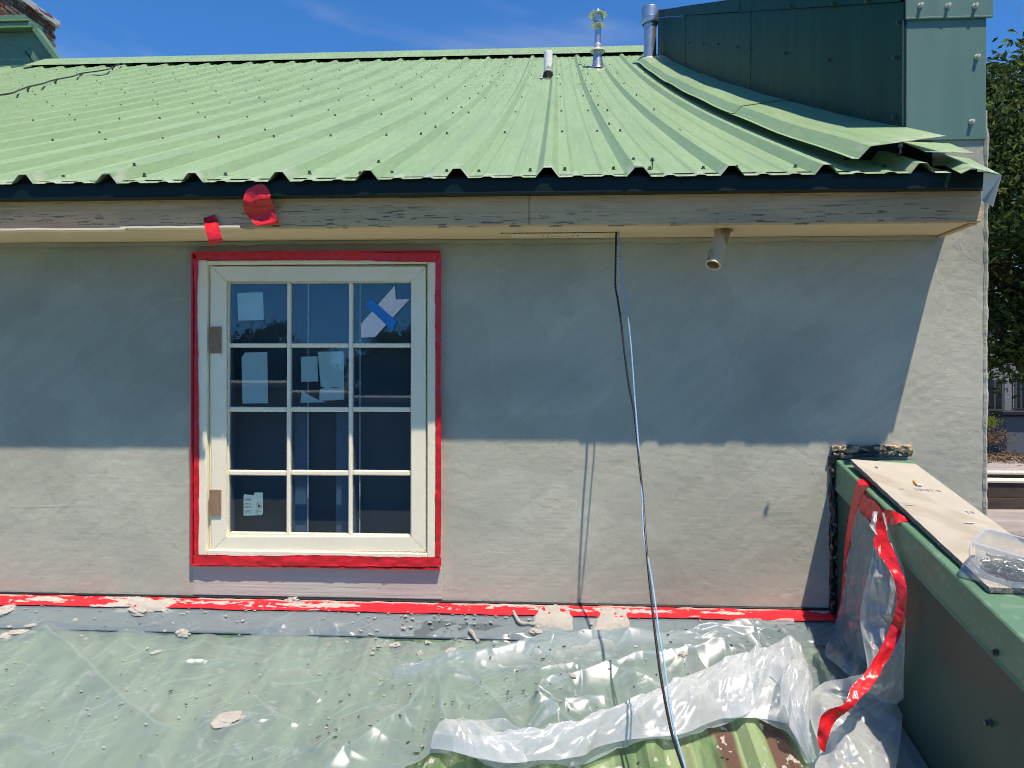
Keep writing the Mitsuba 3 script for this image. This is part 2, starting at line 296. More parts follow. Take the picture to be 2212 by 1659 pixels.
M_film = film('plastic_film', w_film, (.50, .63, .67), .3)
M_film2 = film('plastic_film_doubled', lambda p, n, uv: dr.clip((.48 + .20 * fbm(p.x * 4, p.y * 6, p.z * 4, 4) + .36 * uv.x) * (1 - uv.y), 0, .95), (.80, .86, .88), .28)
M_tub = film('tub_plastic', .26, (.88, .90, .92), .3)
M_rim = film('tub_rim_plastic', .5, (.86, .89, .92), .25)
M_lid = film('lid_plastic', .05, (.75, .8, .75), .3)

# ================================================================== THE HOUSE
house = thing('house', 'grey stucco house with green ribbed metal roof and white grid window', 'house')
# --- window opening and wall
wx0, wx1 = ony(424, 880, W)[0], ony(949, 880, W)[0]
wz1, wz0 = ony(690, 551, W)[2], ony(690, 1212, W)[2]
XR = 1.592
wall = Polygon([(-7.5, .0), (XR, .0), (XR, H + 1.02), (XC + .02, H + 1.02), (XC + .02, H + .62), (-7.5, H + .62)])
hole = sbox(wx0 + .02, wz0 + .02, wx1 - .02, wz1 - .02)
part(house, 'stucco_wall', poly_ex(wall.difference(hole), .15, lambda x, y, z: (x, W + z, y)), M_stucco)
part(house, 'side_wall', cbox((XR - .15, W + .152, 0), (XR - .003, 9.8, H + .90), .004), M_stucco)
part(house, 'fresh_patch', cbox((ony(418, 1240, W)[0], W - .004, H - .832), (ony(955, 1240, W)[0], W + .01, ony(600, 1222, W)[2]), .002), M_fresh, label='paler freshly combed stucco strip under the window')
part(house, 'base_gap', cbox((-4, W - .012, H - .850), (1.035, W + .01, H - .8355), .003), M_gasket, label='black drainage strip at the foot of the wall')
# ragged line of stucco at the soffit
xs = np.linspace(-3.2, 1.4, 460); dz = .008 + .012 * meshkit.fbm(np.stack([xs * 14, xs * 0, xs * 0], -1), 4, 2)
part(house, 'stucco_lip', sheet(np.stack([np.stack([xs, xs * 0 + W - .006, xs * 0 + H + .5535], -1), np.stack([xs, xs * 0 + W - .006, H + .5535 - dz], -1)]), .006), M_stucco)
# raised trowel edges and crumbs of stucco
def wall_ridge(pts, r=.0011):
    q = spline([ony(u, v, W + .0004) for u, v in pts], 40); q[:, 2] += .014 * (meshkit.fbm(q * 70, 3, 4) - .5); q[:, 0] += .010 * (meshkit.fbm(q * 55 + 9, 3, 5) - .5)
    part(house, 'trowel_ridge', tube(q, r * np.clip(2.6 * meshkit.noise(q * 90, 3) - .7, .05, 3), 5), M_stucco)
for pts in ([(1622, 1022), (1640, 1030), (1665, 1020), (1700, 1000), (1745, 982), (1785, 962)], [(1735, 985), (1755, 1020), (1775, 1060), (1792, 1085)], [(1700, 1200), (1715, 1205), (1735, 1212)], [(1880, 1000), (1905, 1015)],
            [(958, 1245), (962, 1282), (1040, 1290), (1090, 1293)], [(1420, 1268), (1440, 1262), (1470, 1262)], [(1650, 1286), (1700, 1276), (1735, 1270)], [(2035, 560), (2031, 590), (2034, 640)], [(2090, 930), (2115, 940), (2129, 943)]):
    wall_ridge(pts)
# ragged corner of the wall
zs = np.linspace(H - 1.0, H + .95, 200)
part(house, 'corner_bead', tube(np.stack([XR - .004 + .006 * (meshkit.fbm(np.stack([zs * 22, zs * 0, zs * 0], -1), 4, 3) - .5), zs * 0 + W + .002, zs], -1), .0055 + .006 * meshkit.fbm(np.stack([zs * 30, zs * 0 + 4, zs * 0], -1), 3, 9), 6), M_stucco)

# --- upper roof
roof = part(house, 'roof', cbox((-7.4, W + .2, H + .56), (XC - .04, 3.5, H + .60), .002), M_under)
RX = lambda k: -1.892 + .310 * k
def panel_profile(k0, k1, lift=0.0, tail=0.0):
    pts = []
    for k in range(k0, k1 + 1):
        x = RX(k)
        rib = [(x - .040, 0), (x - .0135, .033), (x + .0135, .033), (x + .040, 0)]
        if k == k0: rib = [(x - .044, -.0)] + rib[1:]
        pts += rib
        if k < k1:
            for c in (.310 / 3, .620 / 3):
                pts += [(x + c - .022, 0), (x + c - .011, .0048), (x + c + .011, .0048), (x + c + .022, 0)]
    if tail: pts.append((pts[-1][0] + tail, 0))
    q = np.array(pts); q[:, 1] += lift; return q
ysr = YE + np.r_[0, .02, np.linspace(.25, 10.78 - YE, 24)]
def roof_panel(prof, y0=YE, y1=10.78, wob=0.0):
    ys = np.clip(ysr, y0, y1)
    P = np.stack([np.broadcast_to(prof[None, :, 0], (len(ys), len(prof))), np.broadcast_to(ys[:, None], (len(ys), len(prof))), roofz(ys)[:, None] + prof[None, :, 1]], -1).copy()
    P[0, :, 2] += wob * (meshkit.noise(P[0] * 7, 3) - .5)
    return sheet(P, .0009)
for i, k in enumerate(range(7, -27, -3)):
    part(roof, 'panel', roof_panel(panel_profile(k, k + 3, .0018 * (i % 2), .05 if k == 7 else 0), YE + .006 * (i % 2), wob=.0015), M_roof)
yd = np.linspace(YF + .02, 10.76, 14)
part(roof, 'deck', grid(np.stack([np.stack([np.array([-9.3, XC - .002]), np.full(2, y), np.full(2, float(roofz(y)) - .006)], -1) for y in yd])), M_under)
# screws
def screw_mesh(rw=.0082, rh=.0052):
    m = [lathe([(rw, -.001), (rw, .0018), (rh * .9, .0026)], (0, 0, 0), 10), lathe([(rh, .002), (rh, .0085), (.0001, .0088)], (0, 0, 0), 6)]
    return cat(m)
SCREW = mikit.ply(screw_mesh(), M_screw)
def on_plane_screw(x, y, h): return place(rotx(roofslope(y)) @ rotz(rng.uniform(0, 6)) @ np.diag([1, 1, rng.uniform(.9, 1.5)]), [x, y, float(roofz(y)) + h])
rows = [onroof(1216, v)[1] for v in (373, 287, 242, 210, 184, 162, 143, 128)]
pts = []
for r, y in enumerate(rows):
    for k in range(-24, 11):
        x = RX(k); yy = y + (.035 if r == 0 else 0)
        j = rng.normal(0, .006, 4)
        pts.append((x + .060 + j[0], yy + j[1], .001))
        if r == 0 or k % 3 == 1: pts.append((x - .062 + j[2], yy + j[3], .001))
        if k % 3 == 1: pts.append((x + j[0] * .4, yy + .03 + j[2], .034))
inview = []
for p in pts:
    q = np.array([p[0], p[1], float(roofz(p[1])) + p[2]]) - O
    d = q @ fwd; u = 1106 + K * (q @ rgt) / d
    if -20 < u < 2100: inview.append((d, p))
inview.sort()
for d, p in inview[:296]: part(roof, 'screw', {**SCREW, 'to_world': on_plane_screw(*p)}, M_screw)
rest = []
for d, p in inview[296:]:
    m = screw_mesh(); R = rotx(roofslope(p[1])); m.vertices = m.vertices @ R.T + [p[0], p[1], float(roofz(p[1])) + p[2]]; rest.append(m)
if rest:
    k = part(roof, 'far_screws', cat(rest), M_screw); labels[k] = {'kind': 'stuff'}
# a screw that stands proud of its hole
q = onroof(1409, 366); part(roof, 'loose_screw', cat([lathe([(.0082, .030), (.0082, .032), (.005, .033), (.005, .040), (.0001, .0403)], q, 8), lathe([(.0024, 0), (.0024, .031)], q, 8)]), M_screw, label='screw standing proud of the roof near the eave')
# ridge cap and dark closure under it
xl = -7.75
yk = np.array([10.60, 11.08, 11.2, 11.7]); zk = float(roofz(10.60)) + .058 + np.array([0, .30, .31, .10])
part(roof, 'ridge_cap', sheet(np.stack([np.stack([np.array([xl, 1.25]), np.full(2, a), np.full(2, b)], -1) for a, b in zip(yk, zk)]), .0015), M_roof)
part(roof, 'ridge_closure', cbox((xl, 10.786, float(roofz(10.78)) - .25), (1.25, 11.25, float(roofz(10.78)) + .060), .004), M_under)
yb = np.array([11.0, 16.0]); Pb = np.stack([np.stack([np.array([-9.3, 1.25]), np.full(2, y), np.full(2, float(roofz(10.8)) + .05 - .5 * (y - 11.0))], -1) for y in yb])
part(roof, 'back_slope', sheet(Pb, .002), M_roof)

# --- fascia, drip edge, soffit
xj = ony(1143, 460, YF)[0]
xe = 1.432
part(house, 'fascia_board', cbox((-7.4, YF, H + .553), (xj - .0012, YF + .022, H + .690), .003), M_fascia)
part(house, 'fascia_board', cbox((xj + .0012, YF - .001, H + .552), (xe, YF + .022, H + .690), .003), M_fascia)
part(house, 'fascia_return', cbox((xe - .022, YF + .0225, H + .548), (xe - .001, W - .001, H + .700), .003), M_fascia)
part(house, 'drip_edge', cat([cbox((-7.4, YF - .046, H + .6555), (xe + .008, YF - .0022, H + .7088), .001), cbox((-7.4, YF - .050, H + .6545), (xe + .008, YF - .046, H + .660), .001)]), M_drip)
part(house, 'eave_filler', cat([cbox((-7.4, YF - .030, H + .7003), (xe - .03, YF + .2, H + .722), .001), cbox((-7.4, YF + .10, H + .722), (xe - .03, YF + .22, H + .772), .001)]), M_under)
sof = part(house, 'soffit', cbox((-7.4, YF + .0225, H + .556), (xe - .0225, W - .0005, H + .566), .002), M_soffit)
xs_ = ony(525, 497, YF)[0]; xm_ = ony(268, 497, YF)[0]
xx = np.linspace(-4, xs_, 200)
prof = np.array([[-.027, .548], [-.027, .5545], [-.001, .5565], [-.001, .546]])
def strip(x0, x1, o):
    x = np.linspace(x0, x1, 120); w = .004 * (meshkit.fbm(np.stack([x * 9, x * 0 + o, x * 0], -1), 3, 2) - .5)
    P = np.stack([np.stack([x, x * 0 + YF + a, H + b + w + o], -1) for a, b in np.vstack([prof, prof[:1]])], 1)
    return grid(P, True)
part(house, 'trim_strip', cat([strip(-4, xm_ + .02, 0), strip(xm_, xs_, .004)]), M_trim, label='thin cream trim strip loose along the fascia foot')
# vent strip cut in the soffit
v0, v1 = onz(1083, 510, H + .5555)[0], onz(1331, 510, H + .5555)[0]
ys_ = onz(1200, 503, H + .556)[1]
part(sof, 'slot', cbox((v0, ys_ - .004, H + .5545), (v1 + .008, ys_ + .003, H + .5565), .0005), M_gasket)
part(sof, 'patch_strip', cbox((v0 + .04, ys_ + .008, H + .5525), (v1 - .05, W - .035, H + .5562), .001), M_rawwood)
for a in (.36, .40, .62, .66): part(sof, 'mark', cbox((v0 + a * (v1 - v0), ys_ + .03, H + .552), (v0 + (a + .012) * (v1 - v0), ys_ + .055, H + .5527), .0002), M_card)
part(sof, 'mark', cbox((v0 + .41 * (v1 - v0), ys_ + .045, H + .552), (v0 + .62 * (v1 - v0), ys_ + .05, H + .5526), .0002), M_card)

# --- clad gable parapet on the right
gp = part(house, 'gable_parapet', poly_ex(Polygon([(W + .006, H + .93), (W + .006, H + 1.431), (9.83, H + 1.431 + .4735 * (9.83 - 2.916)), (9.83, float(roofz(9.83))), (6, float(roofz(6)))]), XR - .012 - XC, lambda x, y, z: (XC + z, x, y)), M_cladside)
cz0 = lambda y: H + 1.429 + .4735 * (y - 2.906)
def coping_piece(y0, y1, o):
    pr = [(XC - .012 - o, 0), (XC - .012 - o, .094), (XR + .012, .094), (XR + .012, 0), (XR + .002, 0), (XR + .002, -.0)]
    P = np.stack([np.stack([[a, y, cz0(y) + b + o] for a, b in pr]) for y in (y0, y1)]); return sheet(P, .0015)
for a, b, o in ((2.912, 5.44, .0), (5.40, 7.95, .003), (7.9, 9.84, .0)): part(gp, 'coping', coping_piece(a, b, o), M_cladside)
zf1 = ony(1990, 43, W - .01)[2]
part(gp, 'front_panel', cbox((XC - .004, W - .010, ony(1990, 305, W)[2]), (ony(2127, 200, W)[0], W + .004, zf1 + .004), .0015), M_clad)
part(gp, 'front_coping', cat([cbox((XC - .002, W - .020, zf1), (ony(2139, 20, W)[0], W - .0105, H + 1.62), .0015), cbox((XC - .002, W - .022, zf1 - .002), (ony(2139, 20, W)[0], W - .0125, zf1 + .005), .0015)]), M_clad)
part(gp, 'corner_seam', cbox((XC - .0065, W - .013, H + .915), (XC + .004, W - .0102, H + 1.43), .001), M_drip)
for y in (5.15, 7.75):
    part(gp, 'panel_seam', cbox((XC - .003, y - .004, float(roofz(y)) + .07), (XC + .001, y + .004, cz0(y)), .001), M_cladside)
BOLT = mikit.ply(screw_mesh(.0095, .0068), M_bolt)
BOLTD = mikit.ply(screw_mesh(.0095, .0068), M_screw)
facing = lambda p, s=1.5: place(rotx(math.pi / 2) @ rotz(rng.uniform(0, 3)) @ np.diag([1, 1, s]), p)     # head towards -y
facel = lambda p, s=1.4: place(roty(-math.pi / 2) @ rotz(rng.uniform(0, 3)) @ np.diag([1, 1, s]), p)     # head towards -x
for u, v, o in ((1988, 13, .021), (2047, 14, .021), (2106, 14, .021), (2110, 124, .011), (2098, 264, .011)): part(gp, 'screw', {**BOLT, 'to_world': facing(ony(u, v, W - o), 1.9)}, M_bolt)
Z3 = lambda x, y: (1474.6 + .3333 * x, .3333 * y)
for x, y in ((1405, 150), (1385, 378), (1378, 758), (950, 390), (670, 347), (447, 320), (357, 308), (230, 287), (137, 286), (42, 276), (695, 45), (980, 25), (1200, 8)): part(gp, 'screw', {**BOLTD, 'to_world': facel(onx(*Z3(x, y), XC - (.014 if y < 60 else .001)))}, M_screw)

# --- rake flashing along the clad parapet, and the bent trims at the eave corner
lipx = [(.985, .048), (1.007, .046), (1.046, .088), (XC - .001, .1185)]
def rake(y0, y1, o):
    ys = np.r_[np.linspace(y0, y1, 12), [W + .015, W + .025] if y0 < W else []]; ys.sort()
    P = np.stack([np.stack([[a, y, float(roofz(y)) + (b if y > W + .02 else min(b, .1185)) + o + .003 * math.sin(5 * y)] for a, b in lipx]) for y in ys])
    return sheet(P, .0012)
for a, b, o in ((2.60, 4.45, .0), (4.38, 6.9, .005), (6.85, 9.6, .001)): part(roof, 'rake_flashing', rake(a, b, o), M_roof)
p = [ony(1999, 328, 2.60), ony(2104, 331, 2.60), ony(2051, 310, W - .012), ony(1947, 306, W - .012)]
part(roof, 'corner_block', hull([(x, y, H + z) for x in (1.07, xe - .004) for y, z in ((YF, .69), (YF, .705), (W - .013, .69), (W - .013, .80))]), M_under)
part(roof, 'corner_closure', cbox((1.075, W - .009, H + .79), (XC + .10, W + .012, H + .922), .002), M_under)
part(roof, 'corner_flashing', sheet(np.array([[p[0], p[1]], [p[3], p[2]]])[:, ::1], .0015), M_roof)
A, B, Cc, D = ony(2034, 333, W - .008), ony(2101, 363, 2.50), ony(2076, 375, 2.50), ony(2012, 344, W - .008)
Er, F = ony(2163, 378, 2.50), ony(2095, 343, W - .008)
part(roof, 'corner_trim', sheet(np.array([[D, A, F], [Cc, B, Er]])[::-1], .0015), M_roof)
part(roof, 'corner_trim_flap', sheet(np.array([[ony(2125, 372, 2.53), Er + [.001, 0, -.001]], [ony(2121, 434, 2.55), ony(2144, 447, 2.50)]])[::-1], .0015), M_pale, label='bent end of the rake trim hanging down')
for u, v in ((1945, 325), (1930, 352)):
    q = onroof(u, v, .09 if v < 340 else .004); part(roof, 'loose_screw', cat([lathe([(.0085, .010), (.0085, .012), (.0055, .013), (.0055, .020), (.0001, .0203)], q, 8), lathe([(.003, -.01), (.003, .011)], q, 8)]), M_screw)

# --- window
win = part(house, 'window', cat([cbox((wx0 + .022, W + .06, wz0 + .02), (wx1 - .022, W + .075, wz1 - .02), .001)]) if False else cat([
    cbox((wx0 + .0205, W + .02, wz0 + .021), (wx0 + .034, W + .148, wz1 - .021), .001), cbox((wx1 - .034, W + .02, wz0 + .021), (wx1 - .0205, W + .148, wz1 - .021), .001),
    cbox((wx0 + .034, W + .02, wz0 + .021), (wx1 - .034, W + .148, wz0 + .034), .001), cbox((wx0 + .034, W + .02, wz1 - .034), (wx1 - .034, W + .148, wz1 - .021), .001)]), M_white)
def quad_y(u0, v0, u1, v1, y0, y1, c=.0025):    # a bar between two picture rectangles of the wall plane, y0 in front
    a, b = ony(u0, v1, W), ony(u1, v0, W); return cbox((a[0], y0, a[2]), (b[0], y1, b[2]), c)
for n_, r in (('casing', (427, 561, 453, 1203)), ('casing', (925, 563, 944, 1203)), ('casing', (453.3, 562, 924.7, 574)), ('casing', (453.3, 1193.5, 924.7, 1203))):
    part(win, n_, quad_y(*r, W - .024, W + .03), M_white)
part(win, 'stop', cat([quad_y(453.2, 574.2, 459, 1193, W - .006, W + .03), quad_y(921.5, 574.2, 924.8, 1193, W - .006, W + .03), quad_y(459.2, 574.2, 921.3, 576.6, W - .006, W + .03), quad_y(459.2, 1190.8, 921.3, 1193, W - .006, W + .03)]), M_white)
# mitred sash
def mitre(a, b, c, d): # outer corner pair, inner corner pair in picture points
    q = [ony(*x, W) for x in (a, b, c, d)]
    cen = sum(q) / 4; pts = []
    for y, s in ((W - .0145, .0015), (W - .012, 0), (W + .03, 0)):
        for x in q:
            e = (cen - x); e[1] = 0; e /= np.linalg.norm(e) + 1e-9; z = x + e * s; pts.append([z[0], y, z[2]])
    return hull(pts)
o = [(460.2, 577.5), (920.6, 577.5), (920.6, 1190), (460.2, 1190)]; i_ = [(492, 609), (890, 609), (890, 1159), (492, 1159)]
g = .35
for k in range(4):
    a, b, c, d = o[k], o[(k + 1) % 4], i_[(k + 1) % 4], i_[k]
    ex = np.array([(np.sign(b[0] - a[0])) * g, np.sign(b[1] - a[1]) * g])
    part(win, 'sash_rail' if k % 2 == 0 else 'sash_stile', mitre(tuple(np.array(a) + ex), tuple(np.array(b) - ex), tuple(np.array(c) - ex), tuple(np.array(d) + ex)), M_white)
bead = 4.0
part(win, 'glazing_bead', cat([quad_y(492.3, 609.3, 495.6, 1158.7, W - .004, W + .022), quad_y(887, 609.3, 889.7, 1158.7, W - .004, W + .022), quad_y(495.8, 609.3, 886.8, 612.6, W - .004, W + .022), quad_y(495.8, 1155.4, 886.8, 1158.7, W - .004, W + .022)]), M_white)
cols = [(496, 619.5), (628.5, 753), (762.5, 887)]; rowsw = [(613, 742), (751, 880), (889.5, 1017.5), (1026.5, 1155)]
for a, b in ((619.5, 628.5), (753, 762.5)): part(win, 'muntin', quad_y(a, 612.8, b, 1155.2, W - .006, W + .020, .003), M_white)
for (a, b) in ((742, 751), (880, 889.5), (1017.5, 1026.5)):
    for (c, d) in ((495.8, 619.3), (628.7, 752.8), (762.7, 886.8)): part(win, 'muntin', quad_y(c, a, d, b, W - .0055, W + .020, .003), M_white)
for c, d in cols:
    for a, b in rowsw:
        p0, p1 = ony(c - 1, b + 1, W), ony(d + 1, a - 1, W); y = W + .008; t = rng.normal(0, .0012, 2)
        part(win, 'pane', tm([[p0[0], y, p0[2]], [p1[0], y + t[0], p0[2]], [p1[0], y + t[0] + t[1], p1[2]], [p0[0], y + t[1], p1[2]]], [[0, 1, 2], [0, 2, 3]]), 'mat_glass')
        part(win, 'inner_bead', cat([cbox((p0[0], y + .004, p0[2]), (p0[0] + .005, y + .03, p1[2]), .001), cbox((p1[0] - .005, y + .004, p0[2]), (p1[0], y + .03, p1[2]), .001)]), M_room)
# dark room behind
room = trimesh.creation.box(extents=(2.6, 2.6, 2.6)); room.apply_translation([(wx0 + wx1) / 2, W + .151 + 1.3, H - .78]); room.invert()
fn = room.face_normals; cen = room.triangles_center
room.update_faces(~((fn[:, 1] > .9) & (cen[:, 1] < W + .3)))
part(house, 'room', room, M_room)
for a, b in ((630, 664), (726, 758)): part(house, 'stud', cbox((ony(a, 900, W + .07)[0], W + .07, H - 1.0), (ony(b, 900, W + .07)[0], W + .085, H - .10), .003), M_stud)
for a in (664, 776): part(house, 'rod', cbox((ony(a, 900, W + .06)[0], W + .06, H - 1.0), (ony(a + 2.5, 900, W + .06)[0], W + .064, H + .45), .001), M_edge)

# --- lower roof under the plastic sheet
low = part(house, 'lower_roof', cbox((-4.5, -1.0, H - 2.6), (XP - .02, 2.9, H - 2.5), .01), M_under)
ysl = np.linspace(-.4, LY, 10)
def low_panel(k0, k1, lift):
    pr = panel_profile(k0, k1, lift); pr[:, 1] *= 1.0
    pr = pr[pr[:, 0] < XP - .004]
    P = np.stack([np.stack([[a, y, float(lowz(y)) + b] for a, b in pr]) for y in ysl]); return sheet(P, .001)
for i, k in enumerate(range(7, -11, -3)): part(low, 'panel', low_panel(k, k + 3, .002 * (i % 2)), M_low)
P = np.stack([np.stack([np.array([-4.5, XP - .003]), np.full(2, y), np.full(2, z)], -1) for y, z in ((W - .003, H - .848), (W - .006, H - .856), (LY + .05, H - .880), (LY + .045, H - .883), (LY - .03, H - .916), (LY - .045, H - .917))])
part(low, 'rib_closure', grid(np.stack([np.stack([np.array([-4.5, XP - .004]), np.full(2, LY - .046 - .004 * k), np.full(2, float(lowz(LY - .046)) + .034 * (1 - k))], -1) for k in (0, 1)])), M_low)
part(low, 'apron_flashing', sheet(P, .0012), M_apron)
LOWS = mikit.ply(screw_mesh(), M_screw)
for u, v in ((1602, 1583), (1560, 1640), (1380, 1652)):
    q = onlow(u, v); part(low, 'screw', {**LOWS, 'to_world': place(rotx(math.atan(LS)), q)}, M_screw)

# ================================================================== LOW PARAPET ON THE RIGHT
par = thing('parapet_wall', 'low sloping parapet with dark green metal cladding and coping right of the wall', 'parapet wall')
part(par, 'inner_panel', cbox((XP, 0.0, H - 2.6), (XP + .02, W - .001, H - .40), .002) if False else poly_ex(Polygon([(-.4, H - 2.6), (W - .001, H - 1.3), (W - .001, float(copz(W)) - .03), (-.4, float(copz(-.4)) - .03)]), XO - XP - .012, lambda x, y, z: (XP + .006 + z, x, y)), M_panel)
def cop_prof(y0, y1, o=0):
    pr = [(XP + .004, -.104), (XP - .006, -.108), (XP - .002, -.096), (XP, -.004), (XP + .004, 0), (XO - .004, 0), (XO, -.004), (XO + .002, -.10)]
    P = np.stack([np.stack([[a, y, float(copz(y)) + b + o] for a, b in pr]) for y in np.linspace(y0, y1, 6)]); return sheet(P, .0012)
part(par, 'coping', cop_prof(-.4, W - .004), M_cop)
for u, v in ((2154, 1410), (2138, 1562)):
    q = onx(u, v, XP - .001 if v < 1500 else XP + .005); part(par, 'screw', {**BOLTD, 'to_world': facel(q, 1.5)}, M_screw)
q = onx(1834, 1129, XP + .004); part(par, 'screw', {**BOLTD, 'to_world': facel(q, 1.2)}, M_screw)
# tar in the corner
def blobby(P0, P1, across, w0, w1, bul, nrm, seed, n=120, m=14):
    s = np.linspace(0, 1, n)[:, None]; c = np.linspace(-1, 1, m)[None]
    ctr = P0 + (P1 - P0) * s[..., None]
    wid = (w0 + (w1 - w0) * s) * (.7 + .6 * meshkit.fbm(np.stack([s * 14, s * 0, s * 0 + seed], -1), 3, seed))
    nz = meshkit.fbm(np.stack([s * 34 + c * 0, c * 2.2 + s * 0, s * 0 + c * 0 + seed], -1), 4, seed)
    P = ctr + across * (c * wid)[..., None] + nrm * ((1 - c ** 4) * bul * (.3 + 1.4 * nz) - .006)[..., None]
    return grid(P)
part(par, 'corner_sealant', blobby(ony(1801, 985, W), ony(1806, 1342, W), np.array([1, .0, 0]), .020, .026, .022, np.array([-.35, -.9, 0]), 3), M_tar, True, label='black tar sealant down the wall corner')
part(par, 'top_sealant', blobby(ony(1795, 972, W - .004), ony(1968, 972, W - .004), np.array([0, .25, .95]), .016, .022, .020, np.array([0, -.85, .5]), 5), M_tan, True, label='black and tan sealant where the coping meets the wall')
part(par, 'top_sealant', blobby(ony(1800, 982, W - .012), ony(1960, 981, W - .012), np.array([0, .8, .5]), .013, .012, .012, np.array([0, -.3, .95]), 8), M_tar, True)

# ================================================================== THINGS ON THE UPPER ROOF
def upright(u0, v0, top_v, h=0):
    b = onroof(u0, v0, h); d = (b - O) @ fwd; return b, d / K, (v0 - top_v) * d / K
b, s, hh = upright(1184, 171, 112)
vp = thing('vent_pipe', 'short white plastic vent pipe in a black rubber boot on the roof', 'vent pipe')
part(vp, 'pipe', lathe([(9.3 * s, -.1), (9.3 * s, hh * .97), (9.0 * s, hh), (7.8 * s, hh), (7.6 * s, hh - .3)], b), M_pvc, 40)
rp = []
for k in range(8): rp += [((13 - .45 * k) * s, 2.3 * k * s), ((11.6 - .45 * k) * s, (2.3 * k + 1.5) * s)]
part(vp, 'boot', lathe(rp + [(9.4 * s, 20 * s)], b - [0, 0, 1 * s]), M_rubber, 30)
part(vp, 'base_flange', sheet(np.stack([np.stack([[b[0] + x * 17 * s, b[1] + y * 14 * s, float(roofz(b[1] + y * 14 * s)) + .008 + .012 * abs(x)] for x in (-1, -.4, .4, 1.3)]) for y in (-1, 0, 1)])[:, ::1], .002), M_pale)
b, s, hh = upright(1291, 148, 26)
fl = thing('flue_pipe', 'slim galvanised flue with storm collars and spiked wind cap', 'flue pipe')
y = lambda v: (148 - v) * s
part(fl, 'cone_flashing', lathe([(14 * s, -3 * s), (12 * s, y(143)), (7.4 * s, y(108)), (7 * s, y(104))], b), M_steel, 40)
part(fl, 'base_flange', sheet(np.stack([np.stack([[b[0] + x * 20 * s, b[1] + yy * 18 * s, float(roofz(b[1] + yy * 18 * s)) + .006] for x in (-1, 0, 1)]) for yy in (-1, 0, 1)]), .003), M_pale)
part(fl, 'storm_collar', lathe([(6.5 * s, y(104)), (16 * s, y(112)), (16 * s, y(112.6)), (6.5 * s, y(106))], b), M_pale, 40)
part(fl, 'pipe', lathe([(6.6 * s, 0), (6.6 * s, y(66)), (7.6 * s, y(65)), (7.6 * s, y(62)), (6.8 * s, y(61)), (6.8 * s, y(46))], b), M_steel, 40)
part(fl, 'pipe_band', lathe([(6.9 * s, y(106)), (7.6 * s, y(102)), (7.2 * s, y(96)), (6.7 * s, y(95))], b), M_pale, 40)
for v, r in ((57, 15.5), (34, 20.5)):
    part(fl, 'baffle_disc', lathe([(6.5 * s, y(v) - 1 * s), (r * s, y(v)), (r * s, y(v) + .8 * s), (6.5 * s, y(v) + .6 * s)], b), M_pale, 40)
part(fl, 'cap', lathe([(7 * s, y(50)), (11 * s, y(48)), (11.5 * s, y(42)), (11.2 * s, y(41)), (11.8 * s, y(40)), (11.6 * s, y(36)), (10.5 * s, y(35)), (10.8 * s, y(33))], b), M_steel, 40)
sp = []
for k in range(8):
    a0 = k * math.pi / 4
    e = lambda a, r, v: b + [r * s * math.cos(a), r * s * math.sin(a), y(v)]
    sp.append(hull([e(a0 - .3, 10.5, 33.5), e(a0 + .3, 10.5, 33.5), e(a0 - .3, 9.7, 33.5), e(a0 + .3, 9.7, 33.5), e(a0 - .12, 16, 25.5), e(a0 + .12, 16, 25.5), e(a0, 15.2, 25.5)]))
    part(fl, 'cap_spike', sp[-1], M_steel)
b, s, hh = upright(1404, 140, 16)
f2 = thing('flue_pipe', 'wide galvanised flue with a plain round cap beside the green parapet', 'flue pipe')
y = lambda v: (140 - v) * s
part(f2, 'boot', lathe([(15 * s, -8 * s), (14 * s, y(140)), (13.5 * s, y(132))], b), M_rubber, 40)
part(f2, 'collar', lathe([(13.2 * s, y(127)), (21 * s, y(133)), (21.5 * s, y(135)), (20.5 * s, y(135)), (13.2 * s, y(129))], b), M_pale, 40)
part(f2, 'pipe', lathe([(13.2 * s, 0), (13.2 * s, y(62)), (13.8 * s, y(61)), (13.8 * s, y(52)), (12.6 * s, y(45))], b), M_steel, 40)
part(f2, 'cap', lathe([(16.5 * s, y(54)), (18.2 * s, y(51)), (18.2 * s, y(43)), (18.7 * s, y(42.3)), (18.7 * s, y(40.6)), (18.2 * s, y(40)), (18.2 * s, y(20)), (17.6 * s, y(18)), (.01, y(17))], b), M_steel, 40)
# wire on clips, upper left
Z6 = lambda x, yv: (x * .1389, yv * .1389)
def roofwire(pts, h=.07): return spline([onroof(*Z6(*p), h) for p in pts], 60)
wr = thing('roof_wire', 'thin black wire held off the roof on clips at upper left', 'wire')
part(wr, 'wire', tube(roofwire([(-250, 1500), (0, 1482), (115, 1465), (290, 1410), (460, 1350), (640, 1310), (880, 1240), (1120, 1195), (1290, 1140), (1400, 1125), (1550, 1105), (1640, 1090), (1740, 1045), (1890, 985)]), .008, 6), M_black)
for a, c in (((460, 1350), (410, 1425)), ((880, 1240), (850, 1290)), ((1285, 1142), (1240, 1185)), ((1780, 1035), (1735, 1080))):
    p0 = onroof(*Z6(*a), .07); p1 = onroof(*Z6(*c), 0.0); part(wr, 'clip', tube([p0, (p0 + p1) / 2, p1], .012, 6), M_black)

